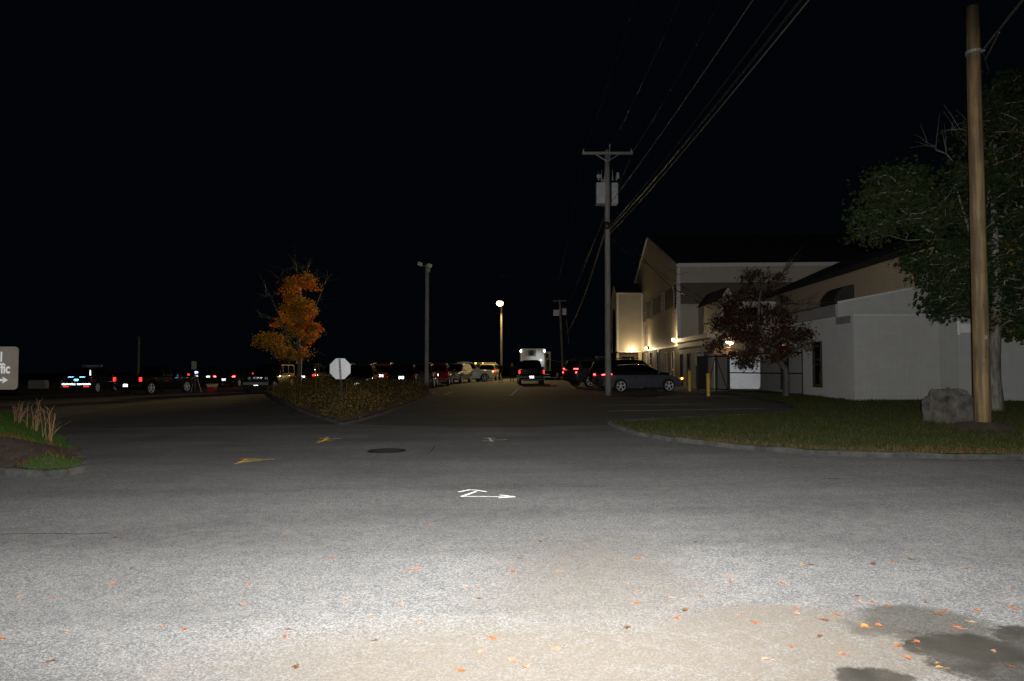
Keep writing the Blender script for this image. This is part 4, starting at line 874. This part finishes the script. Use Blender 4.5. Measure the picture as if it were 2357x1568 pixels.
b.build('roof', M_ROOF, mb)
b = MB(); q = A0 - DIR * .02; b.box(q + PER * FL / 2 + Vector((0, 0, .0)), (FL, .05, .26), math.atan2(PER.y, PER.x)); b.build('eave_trim', M_WTRIM, mb)
b = MB(); b.tube([A0 - PER * .02, RG - PER * .02], .09, 4); b.tube([RG - PER * .02, B0 - PER * .02], .09, 4); b.build('gable_trim', M_WTRIM, mb)
b = MB(); b.box((-.02, -.02, (2.9 + EAVE - .2) / 2), (.22, .22, EAVE - .25 - 2.9)); b.build('corner_trim', M_WTRIM, mb)
b = MB(); b.box(Vector((-.02, 0, 2.86)) + DIR * 9, (.08, 18, .10), math.atan2(DIR.y, DIR.x) - math.pi / 2); b.build('sill_trim', M_WTRIM, mb)
def win(parent, o, u, nrm, t, z, w_, h_, frame=M_FASC, lit=None, sash=True):
    u = Vector(u); nrm = Vector(nrm); c = Vector(o) + u * t + Vector((0, 0, z)); Mx = Matrix((u, -nrm, Vector((0, 0, 1)))).transposed()
    fr = MB()
    for s in (-1, 1): fr.box(c + u * s * (w_ / 2 + .03) + nrm * .03, (.06, .07, h_ + .12), M=Mx); fr.box(c + Vector((0, 0, s * (h_ / 2 + .03))) + nrm * .03, (w_, .07, .06), M=Mx)
    if sash: fr.box(c + nrm * .035, (w_, .05, .05), M=Mx)
    f_ = fr.build('window', frame, parent); MB().box(c + nrm * .012, (w_, .02, h_), M=Mx).build('pane', lit or M_GLASS, f_); return f_
for t, w_ in ((1.0, 1.0), (6.2, 1.3), (12.2, 1.2), (16.0, 1.5)): win(mb, (0, 0, 0), DIR, LN, t, 6.3, w_, 1.55 if t > 2 else 1.75)
for t, z, w_, h_ in ((2.2, 1.3, .8, 2.3), (5.0, 1.3, .8, 2.3), (8.8, 1.55, 1.0, 2.4), (12.6, 2.1, .9, 1.1), (15.6, 2.0, .9, 1.1)): win(mb, (0, 0, 0), DIR, LN, t, z, w_, h_)
# wall board sign on siding
b = MB(); Mx = Matrix((DIR, -LN, Vector((0, 0, 1)))).transposed(); b.box(DIR * 15.2 + LN * .05 + Vector((0, 0, 4.1)), (1.3, .05, 1.6), M=Mx); b.build('wall_board', M_FASC, mb)
# wall lamps
def wlamp(parent, p, nrm, power, worldoff, glow=.12):
    b = MB(); b.box(Vector(p) + Vector(nrm) * .04, (.2, .2, .28)); f_ = b.build('wall_lamp', M_TRIM, parent)
    MB().ell(Vector(p) + Vector(nrm) * .22, (glow, glow, glow)).build('lamp_glow', M_BULB2, f_, True)
    lamp('wall_lamp_light', 'POINT', Vector(worldoff) + Vector(p) + Vector(nrm) * .8, power * 1.8, (1, .76, .42), .1)
wlamp(mb, DIR * .5 + LN * .05 + Vector((0, 0, 3.25)), LN, 55, K0)
wlamp(mb, DIR * 13.6 + LN * .05 + Vector((0, 0, 3.05)), LN, 90, K0, .08)
# annex tower
AX = K0 + DIR * 17.6; aw = 2.35; an = thing('entrance_annex', AX, 'narrow beige gabled entrance wing with arched dark window and bright lamp', 'building annex')
b = MB(); lap(b, LN * aw, PER, FN, 2.8, 8.3, lambda z: (0, aw), .2); lap(b, LN * aw, DIR, LN, 2.8, 9.5, lambda z: (0, 6) if z < 8.3 else ((z - 8.3) / 1.2 * 3, 6 - (z - 8.3) / 1.2 * 3), .2); b.build('siding', M_SIDE, an)
b = MB()
for s in (0, 1):
    e = LN * (aw + .1) + DIR * (6 * s + (.15 if s else -.15)) + Vector((0, 0, 8.25)); r_ = LN * (aw + .1) + DIR * 3 + Vector((0, 0, 9.55)); b.face([e, r_, r_ + PER * (aw + .2), e + PER * (aw + .2)])
b.build('roof', M_ROOF, an)
b = MB(); b.box(LN * aw + FN * .03 + Vector((0, 0, 5.55)), (.2, .12, 5.5)); b.box(LN * .06 + FN * .05 + Vector((0, 0, 5.5)), (.14, .08, 5.4)); b.box(LN * aw / 2 + FN * .04 + Vector((0, 0, 8.25)), (aw + .2, .10, .14)); b.box(LN * aw / 2 + FN * .06 + Vector((0, 0, 2.8)), (aw, .14, .12)); b.build('corner_trim', M_WTRIM, an)
b = MB(); c_ = LN * (aw + .04) + DIR * 3.2; pts = [c_ + DIR * -1.4 + Vector((0, 0, -.2)), c_ + DIR * 1.4 + Vector((0, 0, -.2))] + [c_ + DIR * 1.4 * math.cos(R(a)) + Vector((0, 0, 5.6 + 1.6 * math.sin(R(a)))) for a in range(0, 181, 15)]
b.face(pts); b.build('arched_window', M_GLASS, an)
b = MB(); b.box(LN * aw / 2 + DIR * .4 + Vector((0, 0, 1.3)), (aw, .1, 2.9)); b.build('block_base', M_BLOCKB, an)
b = MB(); b.box(LN * (aw - 1.0) + DIR * .32 + Vector((0, 0, 1.25)), (1.1, .08, 2.2)); b.build('entrance_door', M_GLASS, an)
b = MB(); b.box(LN * .28 + DIR * .1 + Vector((0, 0, 1.3)), (.3, .3, 2.8)); b.box(LN * aw + DIR * .1 + Vector((0, 0, 1.3)), (.2, .3, 2.8)); b.build('porch_post', M_YEL, an)
wlamp(an, LN * 1.05 + FN * .03 + Vector((0, 0, 3.05)), FN, 30, AX, .17)
# low wing joined to the main building
Q = K0 - DIR * 9.2; lw = thing('low_wing', Q, 'single storey tan block wing with dark fascia beside the yellow bollards', 'building annex')
b = MB(); wz = 3.0; b.face([(0, 0, -.3), (0, 0, wz), DIR * 9.15 + Vector((0, 0, wz)), DIR * 9.15 + Vector((0, 0, -.3))]); b.face([(0, 0, -.3), (0, 0, wz), PER * 3.0 + Vector((0, 0, wz)), PER * 3.0 + Vector((0, 0, -.3))]); b.build('wall', M_BLOCKT, lw)
b = MB(); b.prism([tuple((-PER * .3 - DIR * .3)[:2]), tuple((PER * 3.2 - DIR * .3)[:2]), tuple((PER * 3.2 + DIR * 9.1)[:2]), tuple((-PER * .3 + DIR * 9.1)[:2])], wz, wz + .26); b.build('roof', M_SIDE2, lw)
b = MB(); b.prism([tuple((-PER * .12 - DIR * .12)[:2]), tuple((PER * 3.1 - DIR * .12)[:2]), tuple((PER * 3.1 + DIR * 9.1)[:2]), tuple((-PER * .12 + DIR * 9.1)[:2])], wz - .35, wz - .002); b.build('fascia', M_FASC, lw)
for t in (1.2, 3.3, 6.0, 8.3): win(lw, (0, 0, 0), DIR, LN, t, 1.25, .7, 2.0, M_TRIM, sash=False)
b = MB(); b.box(LN * .16 + DIR * 2.2 + Vector((0, 0, 1.85)), (.3, .9, .7)); b.build('wall_vent_unit', M_CONC, lw)
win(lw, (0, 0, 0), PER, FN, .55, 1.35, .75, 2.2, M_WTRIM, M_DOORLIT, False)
MB().box(PER * .55 + FN * .25 + Vector((0, 0, 2.62)), (.7, .3, .05)).build('porch_shelf', M_WTRIM, lw)
MB().tube([PER * .75 + FN * .12 + Vector((0, 0, 2.78)), PER * 1.1 + FN * .12 + Vector((0, 0, 2.7))], .045, 8).build('porch_lamp', M_BULB2, lw)
lamp('porch_light', 'POINT', Q + PER * .9 + FN * .4 + Vector((0, 0, 2.6)), 7, (1, .55, .24), .05)
# dormer / little gable in front of the band
D0 = Vector((12.7, 41.2, 0)); dm = thing('stair_tower', D0, 'small pale gabled stair turret rising behind the dark red tree', 'building annex'); wz = at(1670, 690, 41).z
b = MB(); pk = at(1668, 660, 41).z
b.face([(-.15, 0, 0), (.95, 0, 0), (.95, 0, wz - .1), (.4, 0, pk), (-.15, 0, wz)]); b.face([(-.15, 0, 0), (-.15, 5, 0), (-.15, 5, wz), (-.15, 0, wz)]); b.face([(.95, 0, 0), (3.2, 0, 0), (3.2, 0, wz - .1), (.95, 0, wz - .1)]); b.build('wall', M_SIDE, dm)
b = MB(); b.face([(.4, -.1, pk + .03), (-.25, -.1, wz - .08), (-.25, 5, wz - .08), (.4, 5, pk + .03)]); b.face([(.4, -.1, pk + .03), (1.05, -.1, wz - .18), (1.05, 5, wz - .18), (.4, 5, pk + .03)]); b.build('roof', M_ROOF, dm)
MB().box((2.1, -.04, wz - .16), (2.3, .06, .12)).build('eave_trim', M_WTRIM, dm); win(dm, (0, 0, 0), Vector((1, 0, 0)), Vector((0, -1, 0)), .4, wz - .9, .5, .9, M_TRIM); win(dm, (0, 0, 0), Vector((1, 0, 0)), Vector((0, -1, 0)), 1.9, wz - .9, .9, .9)
# service drops
for i, (pts, r) in enumerate(([[(1406, 505, 32.7), (1482, 597, 37), (1515, 632, 38.5), (1550, 664, 40), (1640, 712, 41)], .022], [[(1406, 548, 32.7), (1440, 580, 35), (1512, 622, 38), (1562, 655, 40.5), (1640, 700, 41)], .014], [[(1406, 470, 32.7), (1500, 590, 38), (1562, 632, 43), (1590, 625, 45.6)], .010])):
    cable('service_cable', [at(*p) for p in pts], r, M_WIRE, ['thick black service cable sloping across the gable wall', 'thinner service cable sagging below across the gable wall', 'thin wire ending in a loop near the eave corner'][i])
# block wing with siding storey
W0 = Vector((12.37, 24.7, 0)); bw = thing('block_wing', W0, 'white painted block wing with windowless front walls behind the boulder', 'building')
def quad(b, p, u, l, za, zb, zb2=None):
    p = Vector(p); u = Vector(u); b.face([p + Vector((0, 0, za)), p + u * l + Vector((0, 0, za)), p + u * l + Vector((0, 0, zb2 if zb2 is not None else zb)), p + Vector((0, 0, zb))])
b = MB(); ZB = -.1; z1 = 3.34
quad(b, (0, 0, 0), PER, 3.25, ZB, z1); quad(b, PER * 3.25, DIR, 1.4, ZB, z1); b.face([(0, 0, z1), PER * 3.25 + Vector((0, 0, z1)), PER * 3.25 + DIR * 1.4 + Vector((0, 0, z1)), DIR * 1.4 + Vector((0, 0, z1))]); b.build('front_wall', M_BLOCK, bw)
b = MB(); quad(b, DIR * 1.35, PER, 12, z1 - .3, 3.9, 6.2); b.build('shed_wall', M_BLOCK, bw)
b = MB(); quad(b, (0, 0, 0), DIR, 1.35, ZB, z1); quad(b, DIR * 1.35, DIR, 19, ZB, 3.85); b.build('side_wall', M_BLOCK, bw)
b = MB(); Mx = Matrix((DIR, PER, Vector((0, 0, 1)))).transposed(); b.box(DIR * 10.4 + LN * .04 + Vector((0, 0, 3.62)), (18.2, .10, .46), M=Mx); b.box(DIR * .65 + LN * .04 + Vector((0, 0, 3.2)), (1.25, .10, .26), M=Mx); b.build('fascia', M_FASC, bw)
X1 = PER * 3.0 + FN * 1.15
b = MB(); quad(b, X1, PER, 14, ZB, 3.0); quad(b, X1, DIR, 1.15, ZB, 3.34); quad(b, X1 + Vector((0, 0, 0)) + DIR * .0, PER, 14, 3.0, 3.0); b.face([X1 + Vector((0, 0, 3.0)), X1 + PER * 14 + Vector((0, 0, 3.0)), X1 + PER * 14 + DIR * 3 + Vector((0, 0, 3.0)), X1 + DIR * 3 + Vector((0, 0, 3.0))]); b.build('bay_wall', M_BLOCK, bw)
b = MB(); b.box(X1 + PER * 7 + FN * .03 + Vector((0, 0, 2.78)), (14, .08, .3), math.atan2(PER.y, PER.x)); b.build('bay_fascia', M_WTRIM, bw)
b = MB(); p0 = DIR * 1.33 + Vector((0, 0, 3.92)) + FN * .03; p1 = DIR * 1.33 + PER * 12 + Vector((0, 0, 6.22)) + FN * .03; b.tube([p0, p1], .035, 4); b.tube([Vector((0, -.02, z1)), PER * 3.25 + Vector((0, -.02, z1))], .02, 4); b.build('coping', M_WTRIM, bw)
b = MB(); b.face([DIR * 1.35 + Vector((0, 0, 3.9)), DIR * 1.35 + PER * 12 + Vector((0, 0, 6.2)), DIR * 20 + PER * 12 + Vector((0, 0, 6.2)), DIR * 20 + Vector((0, 0, 3.9))]); b.build('roof', M_ROOF, bw)
win(bw, (0, 0, 0), DIR, LN, 3.3, 1.55, .75, 1.75, M_TRIM); win(bw, (0, 0, 0), DIR, LN, 7.2, 1.5, .9, 2.1, M_TRIM, sash=False); win(bw, (0, 0, 0), DIR, LN, 11.5, 1.6, 1.0, 1.6)
MB().tube([X1 + LN * .05 + FN * .12 + Vector((0, 0, 3.02)), X1 + LN * .05 + FN * .12 + Vector((0, 0, 2.55))], .045, 8).build('downspout', M_WTRIM, bw)
# siding storey W2
S0 = Vector((16.25, 26.2, 0)); us = thing('upper_storey', S0, 'tan sided upper storey with a rounded awning above the block wing', 'building')
b = MB(); lap(b, (0, 0, 0), DIR, LN, 3.6, 6.1, lambda z: (0, 19.8), .2); b.build('siding', M_SIDE2, us)
b = MB(); b.face([(0, 0, 3), (9, -.5, 3), (9, -.5, 6.1), (4.5, -.25, 8.2), (0, 0, 6.1)]); b.build('end_wall', M_SIDE2, us)
b = MB(); b.box(DIR * 9.8 + LN * .15 + Vector((0, 0, 6.17)), (.55, 20, .16), -math.atan(.054)); b.face([LN * .3 + DIR * -.3 + Vector((0, 0, 6.26)), LN * .3 + DIR * 19.8 + Vector((0, 0, 6.26)), PER * 4.5 + DIR * 19.8 + Vector((0, 0, 8.4)), PER * 4.5 + DIR * -.3 + Vector((0, 0, 8.4))]); b.build('roof', M_ROOF, us)
aw_ = MB(); t0, t1 = 6.8, 8.6; za, zb = 4.25, 5.45; pr = [(0, zb)] + [(.95 * math.sin(R(a)), za + .35 + (zb - za - .35) * math.cos(R(a))) for a in range(10, 91, 10)] + [(.95, za)]
for (a, c_) in zip(pr, pr[1:]): aw_.face([DIR * t0 + LN * a[0] + Vector((0, 0, a[1])), DIR * t1 + LN * a[0] + Vector((0, 0, a[1])), DIR * t1 + LN * c_[0] + Vector((0, 0, c_[1])), DIR * t0 + LN * c_[0] + Vector((0, 0, c_[1]))])
for t in (t0, t1): aw_.face([DIR * t + LN * a[0] + Vector((0, 0, a[1])) for a in pr] + [DIR * t + Vector((0, 0, za))])
aw_.build('awning', M_AWN, us)
b = MB(); b.box(DIR * 7.7 + LN * .03 + Vector((0, 0, 4.2)), (.05, 1.3, 1.6)); b.build('awning_door', M_GLASS, us)
# barrier rail and chain link fence
p = onpx(1650, 38)
FA = G(1679, 903); FB = onpx(1847, 29.7); fe = thing('chain_link_fence', FA, 'black chain link fence panel in front of the white tank', 'fence'); dv = (FB - FA); dv.z = 0; ln = dv.length; fu = dv.normalized(); hz0 = 1.92
def fp_(t, z): q = fu * t; q.z = gz(FA.x + q.x) - FA.z + z; return q
for t in (0, ln): MB().tube([fp_(t, -.1), fp_(t, hz0 + .12)], .04, 10).build('post', M_BMET, fe)
for z, r in ((hz0, .03), (1.0, .025), (.1, .015)): MB().tube([fp_(0, z), fp_(ln, z)], r, 8).build('rail', M_BMET, fe)
b = MB(); cs = .10
n = int((ln + hz0) / cs)
for k in range(n + 1):
    s = k * cs
    for sg in (1, -1):
        a = [s - hz0 + .1, 0.1] if sg > 0 else [s, 0.1]; c_ = [s, hz0] if sg > 0 else [s - hz0 + .1, hz0]
        P = []
        (ta, za), (tb, zb) = a, c_
        if ta > tb: (ta, za), (tb, zb) = (tb, zb), (ta, za)
        if tb <= 0 or ta >= ln: continue
        if ta < 0: za += (zb - za) * (0 - ta) / (tb - ta); ta = 0
        if tb > ln: zb = za + (zb - za) * (ln - ta) / (tb - ta); tb = ln
        b.tube([fp_(ta, za), fp_(tb, zb)], .008, 4, False)
b.build('wire_mesh', M_BMET, fe)
GA = G(1606, 900); GB = G(1676, 903.5); ge = thing('black_gate', GA, 'black steel swing gate with diagonal braces left of the chain link fence', 'gate'); dv = GB - GA; dv.z = 0; gl = dv.length; gu = dv.normalized()
def gp(t, z): q = gu * t; q.z = z; return q
for t in (0, gl * .33, gl * .62, gl): MB().tube([gp(t, -.1), gp(t, 1.9)], .035, 10).build('post', M_BMET, ge)
for z in (.15, 1.85): MB().tube([gp(0, z), gp(gl, z)], .028, 8).build('rail', M_BMET, ge)
for a, c_ in ((.02, .33), (.6, .35), (.62, .98)): MB().tube([gp(gl * a, 1.85), gp(gl * c_, .15)], .02, 8).build('brace', M_BMET, ge)
b = MB()
for k in range(22): b.box(gp(gl * (.01 + .29 * k / 21), 1.0), (.02, .012, 1.7))
b.build('slat_infill', M_BMET, ge)
g = onpx(1714, 35.75); tk = thing('storage_tank', g, 'white rounded tank standing behind the chain link fence', 'tank', R(-20))
rr_ = rrect(1.50, 1.72, .16); b = MB(); b.prism(rr_, 0, 1.3); b.v = [(x, z_ * .8 - .5, y + 1.0) for x, y, z_ in b.v]; b.build('tank_shell', M_TANK, tk); MB().box((0, 0, .07), (1.4, 1.1, .16)).build('tank_base', M_TRIM, tk)
MB().box((.85, .1, 1.15), (.1, .5, .3)).build('tank_bracket', M_TRIM, tk)
b = MB(); b.box((0, 0, 1.0), (.62, .5, 1.9)); gg = onpx(1662, 35.9); tag(b.build('steel_cabinet', M_CAB, loc=gg), 'tall grey cabinet visible behind the black gate', 'cabinet')
p = onpx(1644, 40.5)
b = MB(); b.tube([at(1628, 866, 41.5), at(1668, 862, 41.5)], .05, 4); b.v = list(b.v)
# ------------------------------------------------------------------ trees
def tree(name, base, trunk, r0, blobs, leafs, bark, label, lsz=.08, per=40, cr=.45, bare=(), seed=1, limbs=(), lw=(3, 3, 3, 1)):
    rnd = random.Random(seed); rt = thing(name, base, label, 'tree'); base = Vector(base); tb = MB(); nodes = []
    pts = [Vector(p) - base for p in trunk]; n = len(pts); rad = [max(.03, r0 * (1 - .75 * i / (n - 1))) for i in range(n)]
    pts2 = [Vector(pts[0]) - Vector((0, 0, .15))] + pts; tb.tube(pts2, [r0 * 1.45] + rad, 12)
    for i in range(n - 1):
        for k in range(4): nodes.append((pts[i].lerp(pts[i + 1], k / 4), rad[i]))
    nodes = [q for q in nodes if q[0].z > (pts[-1].z - pts[0].z) * .22]
    for lpts, lr in limbs:
        L_ = [Vector(p) - base for p in lpts]; a = min(nodes, key=lambda q: (q[0] - L_[0]).length)[0]; full = [a] + L_
        tb.tube(full, [lr * (1 - .7 * i / (len(full) - 1)) for i in range(len(full))], 8)
        for i in range(len(full) - 1):
            for k in range(5): nodes.append((full[i].lerp(full[i + 1], k / 5), lr * .5))
    lf = MB()
    def branch(dst, rr):
        cand = [q for q in nodes if q[0].z < dst.z + .1] or nodes
        s = min(cand, key=lambda q: (q[0] - dst).length + .35 * abs(q[0].z - dst.z))[0]; d = (dst - s).length
        mid = [s]
        for t in (.25, .5, .75): mid.append(s.lerp(dst, t) + Vector((rnd.gauss(0, .06 * d), rnd.gauss(0, .06 * d), .05 * d + rnd.gauss(0, .04 * d))))
        mid.append(dst); tb.tube(mid, [rr, rr * .8, rr * .6, rr * .45, rr * .25], 5, False)
        for m_ in mid[1:]: nodes.append((m_, rr * .5))
        return mid
    for (c, rd, cnt, wts) in blobs:
        c = Vector(c) - base
        cl = []
        for i in range(cnt):
            while True:
                u = Vector((rnd.uniform(-1, 1), rnd.uniform(-1, 1), rnd.uniform(-1, 1)))
                if .15 < u.length < 1: break
            u = u.normalized() * (u.length ** .55); cl.append(c + Vector((u.x * rd[0], u.y * rd[1], u.z * rd[2])))
        cl.sort(key=lambda p: min((p - q[0]).length for q in nodes))
        for p in cl:
            branch(p, .022); sz = rnd.uniform(.6, 1.2) * cr; tint = rnd.choices(range(4), wts)[0]
            for k in range(int(per * rnd.uniform(.6, 1.3))):
                q = p + Vector((rnd.gauss(0, sz * .5), rnd.gauss(0, sz * .5), rnd.gauss(0, sz * .33)))
                s = lsz * rnd.uniform(.6, 1.25); u = Vector((rnd.gauss(0, 1), rnd.gauss(0, 1), rnd.gauss(-.3, .7))).normalized(); v = u.cross(Vector((rnd.gauss(0, 1), rnd.gauss(0, 1), rnd.gauss(0, 1)))).normalized()
                lf.mi = tint if rnd.random() < .65 else rnd.choices(range(4), lw)[0]
                lf.face([q - u * s, q - u * s * .2 + v * s * .55, q + u * s, q - u * s * .2 - v * s * .55])
    for p, rr in bare:
        p = Vector(p) - base; m_ = branch(p, rr)
        for k in range(9):
            s = m_[rnd.randrange(1, 5)]; d = (p - m_[0]).normalized(); e = s + (d * rnd.uniform(.2, .6) + Vector((rnd.gauss(0, .3), rnd.gauss(0, .25), rnd.gauss(.15, .25)))); tb.tube([s, s.lerp(e, .5) + Vector((0, 0, .04)), e], [rr * .45, rr * .3, rr * .15], 4, False)
    tb.build('trunk', bark, rt, True); lf.build('foliage', leafs, rt); return rt
# orange maple
Y = 45; bs = onpx(689, Y)
A = lambda px, py, dy=0: at(px, py, Y + dy)
tree('maple_tree', bs, [bs, A(688, 860), A(690, 835), A(686, 790), A(692, 730), A(688, 670), A(686, 625)], .19,
     [(A(668, 665), (.55, .6, .75), 22, (4, 2, 1, 2)), (A(709, 655), (.5, .5, .7), 14, (5, 2, 0, 2)), (A(672, 700), (.65, .7, .6), 24, (2, 4, 3, 0)), (A(705, 715), (.9, .8, .7), 32, (5, 4, 1, 1)), (A(708, 765), (.85, .8, .7), 30, (4, 2, 1, 4)), (A(683, 745), (.6, .7, .9), 24, (1, 4, 4, 0)), (A(622, 785, .6), (1.3, 1.0, .5), 22, (0, 1, 6, 1)), (A(672, 812), (1.1, 1, .4), 22, (0, 1, 6, 1)), (A(650, 740), (.6, .7, .4), 8, (3, 3, 2, 1))],
     LO, M_BARKG, 'tall thin tree with orange autumn leaves and bare twigs behind the shrub bed', lsz=.075, per=62, cr=.42, seed=3,
     bare=[(A(679, 603), .03), (A(711, 612), .03), (A(754, 643), .035), (A(700, 630), .02), (A(655, 622), .02), (A(612, 665), .03), (A(607, 685), .025), (A(622, 735), .03), (A(598, 730), .03), (A(740, 690), .02), (A(733, 812), .02), (A(730, 640), .02), (A(640, 640), .02), (A(695, 615), .02)], limbs=[([A(700, 790), A(728, 700), A(745, 660)], .07), ([A(665, 780), A(640, 720), A(625, 690)], .07), ([A(700, 700), A(708, 650)], .06), ([A(650, 790), A(610, 775)], .06)])
# dark red small tree
Y = 28.2; bs = onpx(1808, Y)
tree('small_tree', bs, [bs, A(1810, 880), A(1808, 850), A(1786, 820), A(1765, 795), A(1745, 745), A(1748, 690), A(1756, 640)], .15,
     [(A(1755, 645), (.8, .8, .5), 9, (2, 2, 1, 1)), (A(1730, 700), (1.5, 1.2, .7), 36, (6, 2, 1, 0)), (A(1690, 745), (1.1, 1.1, .6), 40, (6, 2, 1, 0)), (A(1770, 755), (1.6, 1.2, .7), 44, (4, 3, 3, 0)), (A(1700, 795), (1.2, 1, .5), 34, (1, 2, 4, 1)), (A(1790, 790), (1.2, 1, .5), 34, (1, 3, 4, 1)), (A(1855, 785), (.65, .6, .35), 14, (2, 4, 1, 2)), (A(1745, 830), (1.0, .7, .3), 18, (0, 2, 4, 2))],
     LR, M_BARKD, 'low spreading tree with dark red leaves and leaning trunk beside the chain link fence', lsz=.055, per=46, cr=.36, seed=5, bare=[(A(1880, 700), .02), (A(1900, 765), .02), (A(1868, 715), .02), (A(1812, 618), .02)], limbs=[([A(1840, 800), A(1860, 760)], .06), ([A(1730, 800), A(1690, 770)], .07), ([A(1800, 780), A(1800, 730)], .06)])
# big green tree on the right
Y = 18.8; bs = onpx(2292, Y)
tree('broadleaf_tree', bs, [bs, A(2287, 880), A(2288, 820), A(2292, 760), A(2296, 680), A(2290, 560), A(2285, 440), A(2290, 330)], .20,
     [(A(2050, 430), (.85, .9, .65), 46, (2, 6, 1, 0)), (A(2010, 515), (.55, .8, .5), 26, (2, 6, 1, 0)), (A(2105, 480), (.85, 1.1, .75), 46, (3, 5, 2, 0)), (A(2170, 595), (.85, 1.0, .9), 60, (4, 3, 4, 0)), (A(2195, 690), (.6, .8, .6), 34, (3, 2, 5, 0)), (A(2210, 440), (.85, 1.1, .9), 50, (4, 3, 3, 0)), (A(2290, 640), (1.0, 1.2, 1.1), 64, (3, 2, 5, 1)), (A(2300, 480), (1.2, 1.4, 1.4), 70, (3, 3, 4, 1)), (A(2310, 330), (1.2, 1.2, 1.3), 50, (3, 3, 4, 1)), (A(2345, 230), (1.0, 1, .8), 36, (2, 4, 4, 0)), (A(2380, 600), (1.2, 1.3, 1.6), 70, (3, 3, 4, 1)), (A(2400, 420), (1.3, 1.3, 1.5), 50, (3, 3, 4, 1)), (A(2330, 740), (.7, .7, .4), 26, (3, 2, 5, 1))],
     LG, M_BARKG, 'large dark green leafy tree behind the tan pole on the lawn', lsz=.07, per=44, cr=.40, seed=9, lw=(4, 3, 4, .04),
     bare=[(A(2135, 330), .02), (A(2190, 300), .02), (A(2235, 290), .02), (A(2095, 420), .02)], limbs=[([A(2230, 620), A(2150, 540), A(2070, 480)], .09), ([A(2240, 560), A(2200, 430)], .08), ([A(2310, 500), A(2335, 400), A(2350, 330)], .08), ([A(2330, 640), A(2375, 560)], .07), ([A(2180, 640), A(2170, 700)], .06)])
